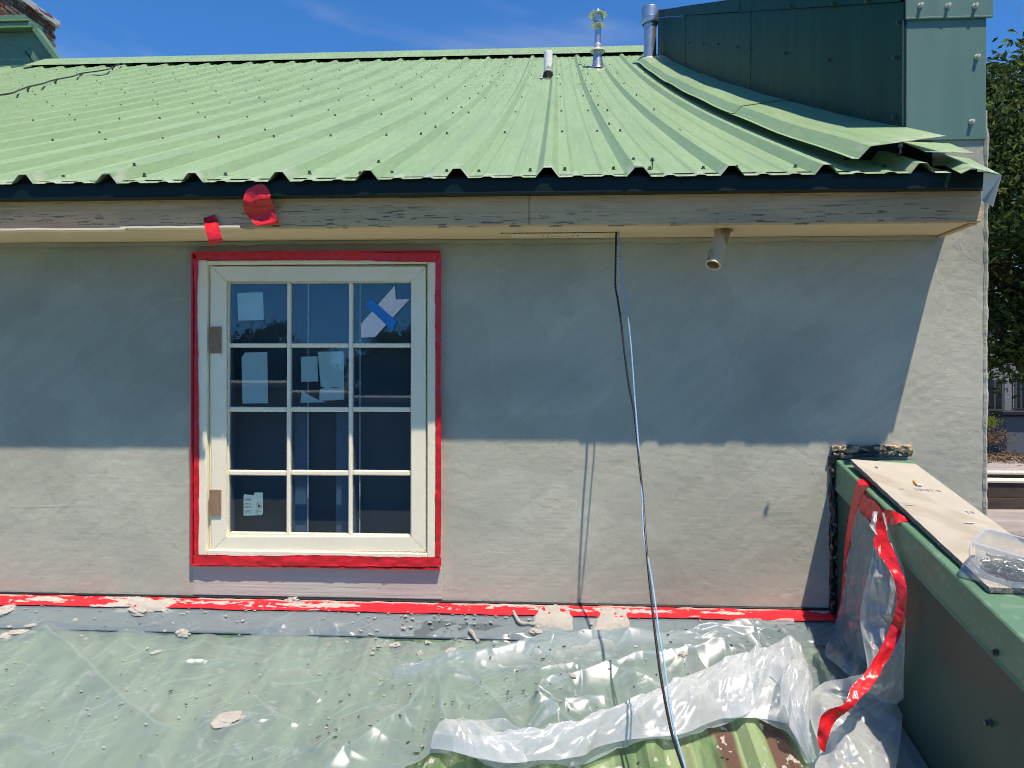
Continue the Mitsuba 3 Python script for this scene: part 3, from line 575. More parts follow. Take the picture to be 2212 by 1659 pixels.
# drain stub under the soffit
dp = thing('drain_pipe', 'stained cream drain stub poking down through the soffit', 'drain pipe')
p0, p1 = onz(1563, 497, H + .556), ony(1540, 574, 2.70)
ax = spline([p0, (p0 + p1) / 2, p1], 8)
r_ = 16.0 * 2.7 / K
part(dp, 'pipe', cat([tube(ax, r_, 24, False), tube(ax[::-1], r_ * .86, 24, False)]), M_drain, 40)
t_ = (p1 - p0) / np.linalg.norm(p1 - p0)
Q = np.eye(3); zz = -t_; xx_ = np.cross([0, 1, 0], zz); xx_ /= np.linalg.norm(xx_); Q = np.stack([xx_, np.cross(zz, xx_), zz], 1)
part(dp, 'rim', lathe([(r_ * 1.03, 0), (r_ * 1.03, .006), (r_ * .85, .006), (r_ * .85, 0), (r_ * 1.03, 0)], p1, 24, Q), M_soffit, 40)
part(dp, 'escutcheon', lathe([(r_ * 1.25, -.001), (r_ * 1.25, .003)], p0 - [0, 0, .004], 20), M_drain, 40)

# ================================================================== DORMER AND CHIMNEY, UPPER LEFT
YD = 11.6
dm = thing('dormer', 'green metal clad dormer end rising behind the roof ridge at left', 'dormer')
dq = lambda u, v, yy=YD: ony(u, v, yy)
pg = Polygon([(dq(-90, 72)[0], dq(0, 72)[2]), (dq(80, 71)[0], dq(80, 71)[2]), (dq(132, 142)[0], dq(132, 142)[2]), (dq(132, 170)[0], dq(132, 170)[2]), (dq(-90, 170)[0], dq(-90, 170)[2])])
part(dm, 'wall_panel', poly_ex(pg, .1, lambda x, y, z: (x, YD + z, y)), M_cop)
def bar(a, b2, w, y0, y1):
    a, b2 = np.asarray(a), np.asarray(b2); t = (b2 - a); t[1] = 0; t /= np.linalg.norm(t); n = np.array([-t[2], 0, t[0]])
    return hull([p + n * k * w + [0, yy, 0] for p in (a, b2) for k in (0, 1) for yy in (y0, y1)])
part(dm, 'rake_board', bar(dq(78, 70), dq(131, 142), .075, -.10, .05), M_cop)
part(dm, 'fascia', cbox(dq(-90, 71) + [0, -.16, 0], dq(80.5, 58) + [0, .05, 0], .004), M_cop)
part(dm, 'fascia_lip', cbox(dq(-90, 72.5) + [0, -.18, 0], dq(82, 70) + [0, -.16, 0], .002), M_roof)
part(dm, 'upper_coping', cbox(dq(2, 57) + [0, -.12, 0], dq(65, 40) + [0, .3, 0], .004), M_cop)
part(dm, 'upper_coping', cbox(dq(-90, 57.5) + [0, -.11, 0], dq(1, 42) + [0, .3, 0], .004), M_cop)
part(dm, 'upper_lip', cbox(dq(-90, 58) + [0, -.18, 0], dq(77, 56) + [0, .02, 0], .002), M_roof)
part(dm, 'panel_seam', bar(dq(54, 112), dq(75, 139), .012, -.012, .0), M_drip)
ch = thing('chimney', 'weathered brick chimney with a rusty metal cap behind the dormer', 'chimney')
pf = ony(120, 60, 14.0); XCH = pf[0]; ztop = pf[2]; y0c, y1c = 11.9, 14.0
part(ch, 'core', cbox((XCH - 1.2, y0c + .01, ztop - 2.6), (XCH - .012, y1c - .01, ztop), .004), M_mortar)
def bk(n, c): return mat(n, lambda p, nn, uv: mix(c, tuple(x * .45 for x in c), fbm(p.x * 18, p.y * 18, p.z * 18, 3)), .9, .15)
M_bk = [bk('brick_red', (.26, .085, .06)), bk('brick_brown', (.16, .10, .075)), bk('brick_grey', (.24, .20, .165)), bk('brick_buff', (.30, .24, .19))]
BR = [mikit.ply(cbox((-.05, -.098, -.032), (.012, .098, .032), .006), m) for m in M_bk]
nb = 0
for c in range(28):
    for j in range(11):
        z = ztop - .045 - c * .075; yy = y1c - .10 - j * .207 - (.10 if c % 2 else 0)
        if yy < y0c: continue
        k = int(rng.choice(4, p=[.25, .3, .3, .15]))
        part(ch, 'brick', {**BR[k], 'to_world': place(rotz(rng.normal(0, .02)) @ rotx(rng.normal(0, .012)), [XCH + rng.normal(0, .004), yy, z + rng.normal(0, .003)])}, M_bk[k]); nb += 1
M_capm = mat('rusty_cap', lambda p, n, uv: mix((.50, .52, .50), (.18, .06, .035), smoothstep(.52, .66, fbm(p.x * 5, p.y * 4, p.z * 14, 4))), .55, .4)
part(ch, 'cap', cbox((XCH - 1.3, y0c - .05, ztop), (XCH + .07, y1c + .05, ztop + .13), .01), M_capm)
part(ch, 'flue', cbox((XCH - 1.0, 12.75, ztop + .13), (XCH - .1, 13.45, ztop + 1.1), .01), M_panel)

# ================================================================== TAPES
def ribbon(rowsP, t=.0012, wr=.0015, seed=0, n=60, m=9):   # rows of (left, right) points -> wrinkled tape
    L = spline([r[0] for r in rowsP], n); R = spline([r[1] for r in rowsP], n); d_ = (R - L) / (np.linalg.norm(R - L, axis=1, keepdims=True) + 1e-9)
    L = L + d_ * (.006 * (meshkit.fbm(L * 28 + seed, 3, 1) - .5))[:, None]; R = R + d_ * (.006 * (meshkit.fbm(R * 28 + 5 + seed, 3, 2) - .5))[:, None]; c = np.linspace(0, 1, m)[None, :, None]
    P = L[:, None] * (1 - c) + R[:, None] * c
    g = grid(P); nv = g.vertex_normals.reshape(P.shape)
    P = P + nv * (wr * 2 * (meshkit.fbm(P * 45 + seed, 3, seed) - .5))[..., None]
    return sheet(P, t)
yt = W - .0275
def wtape(pts_a, pts_b): return [(ony(*a, yt), ony(*b, yt)) for a, b in zip(pts_a, pts_b)]
wt = thing('masking_tape', 'red masking tape framing the white window', 'tape')
part(wt, 'top_strip', ribbon(wtape([(416, 544), (560, 545), (700, 544), (840, 546), (948, 546)], [(427, 562), (560, 563), (700, 562), (840, 565), (940, 567)])[::-1], seed=1, wr=.005, n=120), M_red, True)
part(wt, 'left_strip', ribbon(wtape([(417, 560), (421, 640), (420, 800), (419, 1000), (420, 1200)], [(429, 558), (426, 640), (428, 800), (430, 1000), (429, 1200)]), seed=2, wr=.004, n=120), M_red, True)
part(wt, 'right_strip', ribbon(wtape([(941, 562), (940, 640), (941, 800), (942, 1000), (941, 1202)], [(953, 550), (951, 640), (952, 800), (953, 1000), (952, 1202)]), seed=3, wr=.004, n=120), M_red, True)
part(wt, 'bottom_strip', ribbon(wtape([(418, 1199), (560, 1201), (700, 1200), (840, 1203), (953, 1204)], [(418, 1221), (560, 1222), (700, 1223), (840, 1224), (953, 1223)])[::-1], seed=4, wr=.006, n=120), M_red, True)
for nm, a, b2 in (('side_return', (421, 545), (421, 1221)), ('side_return', (951, 549), (951, 1221))):
    p0, p1 = ony(*a, W), ony(*b2, W); part(wt, nm, cbox((p0[0] - .0035, W - .024, p1[2] + .002), (p0[0] + .0035, W + .002, p0[2] - .002), .0005), M_red)
p0, p1 = ony(420, 1218, W), ony(952, 1218, W); part(wt, 'bottom_return', cbox((p0[0], W - .026, p0[2] - .003), (p1[0], W + .002, p0[2] + .003), .0005), M_red)
p0, p1 = ony(420, 548, W), ony(952, 548, W); part(wt, 'top_return', cbox((p0[0], W - .026, p0[2] - .003), (p1[0], W + .002, p0[2] + .003), .0005), M_red)
# tape on the apron at the foot of the wall
def apz(y): return np.interp(y, [LY + .05, W - .006], [H - .880, H - .856])
xs = np.linspace(-4.2, 1.02, 420); cs = np.linspace(0, 1, 8)
ye = W - .082 - .014 * (meshkit.fbm(np.stack([xs * 5, xs * 0, xs * 0], -1), 4, 6) - .5)
P = np.stack([np.stack([xs, W - .010 + (ye - W + .010) * c, apz(W - .010 + (ye - W + .010) * c) + .013 + .006 * (meshkit.fbm(np.stack([xs * 22, xs * 0 + c * 2, xs * 0], -1), 3, 8) - .3)], -1) for c in cs])
solo('masking_tape', sheet(P, .001), M_smear, 'long red tape smeared with mortar along the foot of the wall', 'tape', True)
# two scraps on the fascia
def ftape(rows_, seed, label, wr=.004):
    solo('masking_tape', ribbon([(ony(*a, ya), ony(*b, yb_)) for a, b, ya, yb_ in rows_], .0012, wr, seed), M_red, label, 'tape', True)
ftape([((440, 471), (465, 464), 2.645, 2.645), ((441, 480), (469, 475), 2.634, 2.636), ((446, 505), (475, 500), 2.604, 2.606), ((449, 520), (480, 516), 2.60, 2.603), ((452, 532), (478, 524), 2.612, 2.62)], 11, 'narrow red tape scrap hanging off the fascia above the window')
ftape([((545, 403), (566, 397), 2.5965, 2.5965), ((528, 420), (580, 411), 2.5965, 2.5965), ((526, 436), (584, 426), 2.5965, 2.5965), ((527, 452), (589, 440), 2.606, 2.612), ((536, 468), (594, 458), 2.618, 2.626), ((556, 489), (601, 478), 2.612, 2.620), ((560, 486), (604, 484), 2.622, 2.626)], 12, 'wide crumpled red tape scrap bulging on drip edge and fascia', .008)
# tapes of the sheet that hangs on the parapet; picture points of a detail: d = 1481.3+.4213x, 960.1+.4213y
Z4 = lambda x, yv: (1481.3 + .4213 * x, 960.1 + .4213 * yv)
xt = XP - .008
pt = thing('masking_tape', 'red tape fixing the sheet to the parapet, down its corner and over the coping', 'tape')
R_ = lambda rows_: [(onx(*Z4(*a), xt), onx(*Z4(*b), xt)) for a, b in rows_]
part(pt, 'corner_strip', ribbon(R_([((872, 205), (945, 215)), ((862, 260), (905, 262)), ((840, 360), (878, 345)), ((822, 480), (852, 480)), ((814, 560), (830, 560)), ((806, 680), (820, 680)), ((795, 800), (815, 800)), ((770, 880), (800, 890)), ((745, 920), (778, 925))]), seed=21, n=120), M_red, True)
part(pt, 'cross_strip', ribbon(R_([((893, 235), (872, 322)), ((930, 270), (915, 365)), ((975, 300), (960, 412)), ((1012, 360), (985, 425))]), seed=22, wr=.004), M_red, True)
part(pt, 'coping_strip', ribbon([(oncop(*Z4(878, 185), .004), oncop(*Z4(915, 178), .006)), (oncop(*Z4(885, 195), .003), oncop(*Z4(953, 206), .004)), (onx(*Z4(880, 206), xt), onx(*Z4(905, 212), xt))], seed=23), M_red, True)
part(pt, 'folded_strip', ribbon([(onx(*Z4(1003, 350), xt), onx(*Z4(1018, 412), xt)), (oncop(*Z4(1045, 335), .006), onx(*Z4(1055, 415), xt)), (oncop(*Z4(1090, 352), .012), onx(*Z4(1082, 408), xt - .004)), (oncop(*Z4(1150, 383), .006), oncop(*Z4(1146, 392), .004))], seed=24, wr=.006), M_red, True)

# ================================================================== PLASTIC SHEETS
XT = 0.0
def ribh(x):
    f = (x - XT + 1.892) / .310; f = np.abs(f - np.round(f)) * .310
    return np.clip((.075 - f) / .06, 0, 1) * .033
EDGE = np.array([onlow(u, v, .05)[:2] for u, v in ((700, 1700), (860, 1665), (905, 1640), (930, 1622), (965, 1622), (990, 1600), (1050, 1640), (1090, 1648), (1160, 1643), (1260, 1632), (1370, 1597), (1472, 1586), (1530, 1565), (1570, 1553), (1604, 1548), (1665, 1562), (1700, 1563), (1720, 1585), (1745, 1640), (1760, 1665), (1790, 1690))])
def ycut(x): return np.interp(x, np.r_[-5, EDGE[:, 0], 1.1], np.r_[1.75, EDGE[:, 1], EDGE[-1, 1]])
R3 = lambda x, yv: (822.9 + .2229 * x, 1289.2 + .2229 * yv)
R4 = lambda x, yv: (1206.9 + .248 * x, 1289.2 + .248 * yv)
S6 = lambda x, yv: (.3472 * x, 1234.3 + .3472 * yv)
def base_z(x, y):
    sm = np.clip((LY + .06 - y) / .12, 0, 1); sm = sm * sm * (3 - 2 * sm)
    zr = lowz(y) + .024 + ribh(x) * .38
    zz = apz(np.maximum(y, LY + .05)) + .006 - .42 * np.clip(LY + .05 - y, 0, .1); ap = np.interp(y, [LY - .05, LY - .03, LY + .045, LY + .05, W], [H - .935, H - .911, H - .878, H - .875, H - .852])
    return np.maximum(zz * (1 - sm) + zr * sm, np.where(y > LY - .05, ap, -9))
# creases: picture polyline, height, width in front, width behind
CR = [([S6(220, 390), S6(285, 372), S6(400, 430), S6(560, 600), S6(720, 740), S6(880, 890), S6(960, 940), S6(1140, 970)], .022, .055, .045),
      ([S6(0, 480), S6(120, 440), S6(220, 390)], .014, .05, .03),
      ([S6(740, 435), S6(860, 475), S6(960, 490), S6(1150, 475), S6(1260, 440), S6(1500, 490), S6(1760, 540)], .012, .04, .02),
      ([S6(560, 600), S6(740, 440)], .010, .03, .03), ([S6(900, 690), S6(1060, 600), S6(1160, 540)], .010, .04, .04),
      ([S6(1230, 930), S6(1420, 860), S6(1560, 785)], .018, .05, .03), ([S6(1560, 785), S6(1700, 880), S6(1860, 950)], .014, .05, .03),
      ([S6(1500, 910), S6(1700, 905), S6(1800, 930)], .010, .03, .03), ([S6(1640, 710), S6(1900, 690), S6(2200, 660)], .016, .05, .03),
      ([S6(1900, 720), S6(2000, 800)], .010, .02, .02), ([S6(420, 1050), S6(560, 760)], .007, .03, .03), ([S6(360, 1223), S6(600, 900)], .007, .04, .03), ([S6(1950, 1150), S6(2200, 950)], .014, .05, .04),
      ([R3(0, 795), R3(330, 672), R3(760, 622), R3(1060, 545), R3(1500, 450), R3(1969, 365), R4(245, 325), R4(540, 340), R4(870, 355), R4(1060, 350), R4(1290, 320), R4(1480, 300), R4(1800, 250), R4(2100, 235)], .060, .11, .012),
      ([R3(520, 765), R3(330, 980), R3(260, 1080), R3(130, 1180), R3(0, 1265), (770, 1610), (700, 1655)], .045, .05, .06),
      ([R3(520, 765), R3(570, 900), R3(600, 1150), R3(640, 1290)], .030, .05, .03), ([R3(520, 765), R3(680, 690), R3(900, 640), R3(1060, 590)], .030, .03, .04),
      ([R3(640, 770), R3(900, 850), R3(1080, 960), R3(1250, 1160), R3(1400, 1330)], .022, .06, .04), ([R3(720, 800), R3(1000, 900), R3(1200, 1050)], .012, .03, .03),
      ([R3(1500, 1000), R3(1515, 930), R3(1600, 870), R3(1820, 790), R3(1969, 755), R4(370, 640), R4(700, 560), R4(1000, 518), R4(1170, 500), R4(1500, 420), R4(1800, 350), R4(2100, 300)], .050, .07, .014),
      ([R3(1700, 1035), R3(1969, 1015), R4(220, 905), R4(470, 875)], .040, .04, .012), ([R3(1400, 1340), R3(1560, 1130), R3(1700, 1035)], .050, .03, .03), ([R3(1690, 1120), R3(1760, 1180), R3(1900, 1260)], .025, .03, .02),
      ([R4(470, 780), R4(660, 720), R4(760, 740), R4(850, 800)], .016, .04, .02), ([R4(0, 980), R4(150, 1120)], .02, .03, .03)]
creases = []
for pts_, a, wf, wb in CR:
    q = np.array([onlow(u, v, .03 + a * .7)[:2] for u, v in pts_]); creases.append((q, a, wf, wb))
def seg_dist(x, y, q):
    best = np.full(x.shape, 9.0); sg = np.zeros(x.shape); tt = np.zeros(x.shape); L = len(q) - 1
    for i in range(L):
        a, b2 = q[i], q[i + 1]; d = b2 - a; l2 = (d @ d) + 1e-12
        t = np.clip(((x - a[0]) * d[0] + (y - a[1]) * d[1]) / l2, 0, 1)
        px, py = x - a[0] - t * d[0], y - a[1] - t * d[1]; dd = np.hypot(px, py); m = dd < best
        best = np.where(m, dd, best); sg = np.where(m, py, sg); tt = np.where(m, (i + t) / L, tt)
    return best, sg, tt
def film_h(x, y):
    h = np.zeros(x.shape)
    for q, a, wf, wb in creases:
        lo, hi = q.min(0) - .5, q.max(0) + .5
        m = (x > lo[0]) & (x < hi[0]) & (y > lo[1]) & (y < hi[1])
        if not m.any(): continue
        d, sg, t = seg_dist(x[m], y[m], q); w = np.where(sg < 0, wf, wb)
        fade = np.clip(np.minimum(t, 1 - t) * 8 + .25, 0, 1)
        v = a * fade * np.exp(-(np.sqrt(d * d + .004 ** 2) - .004) / w)
        h[m] = np.maximum(h[m], v) + .25 * np.minimum(h[m], v)
    return h
def wrinkle(P, amp, f, seed):
    n = meshkit.fbm(P * f, 2, seed); return amp * (1 - np.abs(2 * n - 1)) ** 4
def strokes(A_, B_, n, lo, hi, amp, wid, seed, dirs=(0.6, -0.5, 1.3), fan=None):   # straight pressed creases on a chart in metres: height and tightness
    r = np.random.default_rng(seed); h = np.zeros(A_.shape); c = np.zeros(A_.shape)
    for k in range(n):
        a = r.uniform(A_.min(), A_.max()); b = r.uniform(B_.min(), B_.max()); th = dirs[r.integers(len(dirs))] + r.normal(0, .28); L = r.uniform(lo, hi) * (1 if r.random() < .8 else 1.8)
        dx, dy = math.cos(th), math.sin(th); m = (np.abs(A_ - a) < L) & (np.abs(B_ - b) < L)
        if not m.any(): continue
        u = (A_[m] - a) * dx + (B_[m] - b) * dy; v = -(A_[m] - a) * dy + (B_[m] - b) * dx + .12 * L * np.sin(u / L * 2.5 + k)
        env = np.clip(1 - (np.abs(u) / (L * .5)) ** 2, 0, 1); w = wid * r.uniform(.6, 1.6); s_ = r.choice([1, 1, -1]) * amp * r.uniform(.4, 1.2)
        h[m] += s_ * env * np.exp(-np.abs(v) / w); c[m] = np.maximum(c[m], env * np.exp(-(v / (wid * .22)) ** 2) * r.uniform(.15, .9) ** 2)
    return h, c
nx, ny = 860, 320
xs = np.linspace(-2.75, XP - .004, nx); tt_ = np.linspace(0, 1, ny)
Xg = np.repeat(xs[None], ny, 0); y_top = W - .060 - .012 * meshkit.fbm(np.stack([xs * 6, xs * 0, xs * 0], -1), 3, 4)
yc_ = ycut(xs)
Yg = yc_[None] + (y_top - yc_)[None] * tt_[:, None]
tens = np.clip((W - .075 - Yg) / .08, 0, 1)
hh_ = film_h(Xg, Yg)
mess = .22 + .78 * np.clip((Xg + 1.0) / .7, 0, 1)
s1, c1 = strokes(Xg, Yg, 190, .08, .34, .0042, .016, 71)
s2, c2 = strokes(Xg, Yg, 420, .04, .13, .0072, .011, 72, (0.1, 0.9, -0.7, 1.5))
s3, c3 = strokes(Xg, Yg, 150, .10, .40, .006, .018, 73, (0.15, 0.5, -0.6))
s4, c4 = strokes(Xg, Yg, 34, .35, .85, .015, .032, 74, (-.75, .62, .30, -.62))
near = np.exp(-((Yg - (LY + .0)) / .07) ** 2)
wz_ = s4 + s1 * .8 + s2 * (.35 + .65 * np.maximum(mess, near)) + s3 * mess + .010 * (meshkit.fbm(np.stack([Xg * 3 + 1.3 * Yg, Yg * 4, Xg * 0], -1), 2, 3) - .5)
crisp = np.clip(c4 * .55 + c1 * .30 + c2 * (.15 + .6 * np.maximum(mess, near)) + c3 * mess * .6, 0, 1)
for q, a, wf, wb in creases:
    d, sg, t = seg_dist(Xg, Yg, q); crisp = np.maximum(crisp, .75 * np.exp(-(d / .0045) ** 2) * np.clip(np.minimum(t, 1 - t) * 6 + .2, 0, 1) * (.4 + .6 * meshkit.noise(np.stack([t * 14, t * 0 + a * 99, t * 0], -1))))
Zg = base_z(Xg, Yg) + tens * (hh_ + wz_) + .002
Zg = np.where(Yg < LY - .05, np.maximum(Zg, lowz(Yg) + ribh(Xg) + .005), Zg)
main = np.stack([Xg, Yg, Zg], -1)
psh = thing('plastic_sheet', 'crumpled translucent plastic sheet spread over the lower roof', 'plastic sheet')
film_part(psh, 'sheet', main, M_film, crisp)
# folded and doubled parts of it: lofts between two picture lines at heights above the roof pans
def loft_creases(A_, B_, n, m, amp, seed):
    ln = np.r_[0, np.cumsum(np.linalg.norm(np.diff((A_ + B_) / 2, axis=0), axis=1))]; wd = np.linalg.norm(A_ - B_, axis=1).mean()
    U, V = np.meshgrid(ln, np.linspace(0, wd, m), indexing='ij'); area = ln[-1] * wd
    h1, c1 = strokes(U, V, int(60 + 420 * area), .06, .30, amp * .9, .018, seed, (0.1, -0.25, 0.5)); h2, c2 = strokes(U, V, int(30 + 300 * area), .04, .11, amp * .9, .011, seed + 1, (0.6, -0.8, 1.4))
    return h1 + h2, np.clip(c1 + c2, 0, 1)
def loft_low(top, bot, ht, hb, bul, seed, n=140, m=26, amp=.007, f=9):
    A_ = spline([onlow(u, v, ht if np.isscalar(ht) else h) for (u, v), h in zip(top, np.broadcast_to(ht, len(top)))], n)
    B_ = spline([onlow(u, v, h) for (u, v), h in zip(bot, np.broadcast_to(hb, len(bot)))], n)
    c = np.linspace(0, 1, m)[None, :, None]; P = A_[:, None] * (1 - c) + B_[:, None] * c
    P[..., 2] += bul * np.sin(np.pi * c[..., 0]) ** .7
    w, cr = loft_creases(A_, B_, n, m, amp, seed)
    e = np.clip(np.minimum(c[..., 0], 1 - c[..., 0]) * 8, .15, 1)
    P[..., 2] += w * e
    return P, np.clip(cr * .55 + .6 * np.exp(-np.minimum(c[..., 0], 1 - c[..., 0]) * m * .7), 0, 1)
f5t = [R3(1200, 1415), R3(1400, 1405), R3(1640, 1360), R3(1969, 1240), R4(380, 1030), R4(560, 955), R4(920, 840), R4(1110, 705), R4(1500, 565), R4(1800, 470), R4(1940, 440), R4(2040, 432)]
f5b = [R3(690, 1482), R3(1000, 1580), R3(1200, 1612), R3(1500, 1590), R3(1969, 1540), R4(300, 1330), R4(650, 1242), R4(1070, 1195), R4(1300, 1110), R4(1450, 1065), R4(1700, 1060), R4(1990, 1105)]
film_part(psh, 'rolled_edge', loft_low(f5t, f5b, np.linspace(.06, .10, len(f5t)), np.linspace(.07, .05, len(f5b)), .035, 31, 220, 40, .010, 8), M_film2, thin=lambda a, b: -.35 * np.sin(np.pi * b) + 0 * a)
film_part(psh, 'folded_flap', loft_low([R3(640, 1290), R3(830, 1312), R3(1050, 1330), R3(1190, 1410), R3(1300, 1440)], [R3(480, 1478), R3(650, 1500), R3(1000, 1580), R3(1200, 1612), R3(1420, 1600)], [.05, .06, .06, .06, .06], [.06, .07, .075, .072, .07], .02, 33, amp=.006), M_film2)
film_part(psh, 'folded_flap', loft_low([R3(0, 795), R3(330, 670), R3(760, 620), R3(1060, 545), R3(1500, 450), R3(1969, 365), R4(245, 323), R4(540, 338), R4(870, 353), R4(1060, 348), R4(1290, 318), R4(1480, 298), R4(1800, 250), R4(2050, 238)],
     [R3(0, 830), R3(350, 800), R3(620, 765), R3(1000, 790), R3(1400, 745), R3(1800, 760), R4(100, 640), R4(370, 590), R4(700, 545), R4(900, 500), R4(1150, 470), R4(1500, 390), R4(1800, 310), R4(2050, 262)], .068, .045, .012, 35, 220, 26, .006, 9), M_film2, thin=lambda a, b: 1 - np.clip((1 - b) * 1.6, 0, 1) ** 1.2 * np.clip(a * 5, 0, 1))
film_part(psh, 'folded_flap', loft_low([R3(600, 1230), R3(800, 1180), R3(1000, 1225), R3(1200, 1280), R3(1400, 1325), R3(1560, 1140), R3(1700, 1035)], [R3(650, 1240), R3(800, 1300), R3(1050, 1332), R3(1180, 1300), R3(1405, 1343), R3(1600, 1180), R3(1740, 1120)], .06, .062, .008, 36, 90, 14, .004), M_film2, thin=lambda a, b: .3 + 0 * a * b)
# the curl and the drop at the right end of the roll
film_part(psh, 'curled_end', loft_low([R4(1500, 560), R4(1700, 500), R4(1940, 436), R4(2060, 425), R4(2140, 520), R4(2200, 690), R4(2190, 900), R4(2180, 1150)],
     [R4(1450, 1065), R4(1600, 1045), R4(1750, 880), R4(1830, 700), R4(2000, 900), R4(1930, 980), R4(2000, 1120), R4(2170, 1400)], [.09, .10, .11, .12, .11, .09, .07, .05], [.05, .06, .09, .11, .10, .09, .06, .03], .03, 41, 160, 40, .012, 9), M_film2)
film_part(psh, 'curled_end', loft_low([R4(1940, 700), R4(2080, 620), R4(2150, 620), R4(2200, 700), R4(2195, 960), R4(2185, 1200), R4(2205, 1420)], [R4(1930, 980), R4(1960, 960), R4(2000, 1000), R4(2010, 1130), R4(2080, 1250), R4(2130, 1350), R4(2205, 1480)], [.14, .15, .15, .13, .11, .07, .03], [.12, .12, .11, .09, .06, .04, .02], .025, 43, 120, 26, .008, 9), M_film2)

ps2 = thing('plastic_sheet', 'translucent plastic sheet hanging from the parapet coping onto the lower roof', 'plastic sheet')
def gp_(pt, md): return onx(*Z4(*pt), md[1]) if md[0] == 'x' else onlow(*Z4(*pt), md[1])
def hang(rows_, bul, seed, n=150, m=40, amp=.006, f=10):
    L = spline([gp_(r[0], r[2]) for r in rows_], n); R = spline([gp_(r[1], r[3]) for r in rows_], n)
    c = np.linspace(0, 1, m)[None, :, None]; P = L[:, None] * (1 - c) + R[:, None] * c
    g = grid(P); nv = g.vertex_normals.reshape(P.shape)
    s = np.sign(nv[..., 0:1].mean()) or 1
    w, cr = loft_creases(L, R, n, m, amp, seed)
    e = np.clip(np.minimum(c, 1 - c) * 9, .1, 1)
    P = P - s * nv * (w[..., None] * e + bul * np.sin(np.pi * c))
    return P, np.clip(cr * .55 + .6 * np.exp(-np.minimum(c[..., 0], 1 - c[..., 0]) * m * .7), 0, 1)
xx0 = ('x', XP - .006)
film_part(ps2, 'back_layer', hang([((878, 320), (985, 425), xx0, xx0), ((855, 440), (972, 520), xx0, xx0), ((826, 570), (950, 700), xx0, xx0), ((815, 700), (925, 860), xx0, xx0), ((800, 820), (930, 1000), xx0, xx0), ((772, 930), (935, 1170), ('x', XP - .010), ('x', XP - .012)), ((730, 1010), (920, 1190), ('h', .05), ('h', .07)), ((705, 1080), (870, 1215), ('h', .03), ('h', .05))], .008, 51), M_film)
film_part(ps2, 'front_layer', hang([((985, 345), (1018, 352), ('x', XP - .012), ('x', XP - .010)), ((975, 430), (1045, 450), ('x', XP - .025), ('x', XP - .010)), ((968, 525), (1080, 545), ('x', XP - .05), ('x', XP - .010)), ((932, 680), (1122, 660), ('x', XP - .09), ('x', XP - .012)), ((894, 860), (1130, 780), ('x', XP - .11), ('x', XP - .015)),
     ((912, 1020), (1125, 930), ('x', XP - .12), ('x', XP - .012)), ((928, 1150), (1122, 1080), ('x', XP - .13), ('x', XP - .010)), ((830, 1195), (1118, 1190), ('h', .14), ('x', XP - .010)), ((705, 1222), (1117, 1260), ('h', .10), ('x', XP - .012)), ((645, 1275), (1115, 1330), ('h', .07), ('h', .05)), ((640, 1420), (1108, 1430), ('h', .05), ('h', .05)), ((690, 1570), (1095, 1560), ('h', .05), ('h', .05)), ((655, 1640), (1080, 1650), ('h', .045), ('h', .045)), ((690, 1760), (1050, 1800), ('h', .04), ('h', .04))], .012, 53, 220, 60, .009, 9), M_film2)
# the long loose tape on that sheet
rows_ = [((985, 340), (1012, 352), XP - .018, XP - .018), ((975, 430), (1030, 440), XP - .034, XP - .020), ((968, 520), (1045, 500), XP - .056, XP - .026), ((985, 560), (1085, 590), XP - .06, XP - .024), ((1030, 620), (1110, 660), XP - .05, XP - .022), ((1068, 700), (1131, 720), XP - .045, XP - .024), ((1085, 790), (1133, 790), XP - .042, XP - .028), ((1072, 870), (1127, 880), XP - .05, XP - .03),
         ((1048, 930), (1105, 970), XP - .06, XP - .035), ((1010, 1020), (1066, 1050), XP - .085, XP - .06), ((975, 1085), (1030, 1110), XP - .11, XP - .08), ((925, 1165), (985, 1200), XP - .15, XP - .125), ((855, 1240), (925, 1275), XP - .20, XP - .175), ((800, 1340), (830, 1372), XP - .245, XP - .23), ((730, 1360), (770, 1420), XP - .285, XP - .26), ((685, 1420), (745, 1460), XP - .31, XP - .28), ((677, 1490), (735, 1505), XP - .315, XP - .29), ((684, 1560), (712, 1582), XP - .315, XP - .30)]
solo('masking_tape', ribbon([(onx(*Z4(*a), xa - .014), onx(*Z4(*b), xb - .012)) for a, b, xa, xb in rows_], .001, .006, 61, 200, 12), M_red, 'long loose curl of red tape down the hanging plastic sheet', 'tape', True)

# ================================================================== MORTAR
def low_lump(u, v, r, ax=(1, .8, .35), seed=0, h=.02, name='mortar_lump'):
    p = onlow(u, v, h); y = p[1]
    p[2] = max(p[2], float(base_z(np.array([p[0]]), np.array([y]))[0] + film_h(np.array([p[0]]), np.array([y]))[0]) + r * ax[2] * .5)
    R = rotx(math.atan(LS)) @ rotz(rng.uniform(-.6, .6)); return lump(p, r, ax, seed, 3, 1.25, R)
MG = 'small mortar crumbs on the plastic'
ML = {0: 'largest flat mortar lump at the left edge below the red tape', 1: 'upright mortar flake beside the largest lump at the left edge', 2: 'rounded mortar lump at the left edge below the largest one', 3: 'long slanting mortar flake near the left edge of the plastic',
      4: 'small pointed mortar flake right of the long slanting one', 6: 'flat oval mortar lump under the tape left of the window', 7: 'chunky mortar lump on the plastic under the window left corner', 8: 'thin mortar sliver left of the window below the oval lump',
      9: 'broad crumbly mortar cake alone low on the plastic at left', 10: 'mortar lump just below the tape under the window middle', 15: 'disc shaped mortar lump left of the cable shadow', 18: 'angular mortar lump between window corner and folded plastic', 20: 'egg shaped mortar lump right of the two cables', 21: 'flat mortar flake just right of the cables near the tape'}
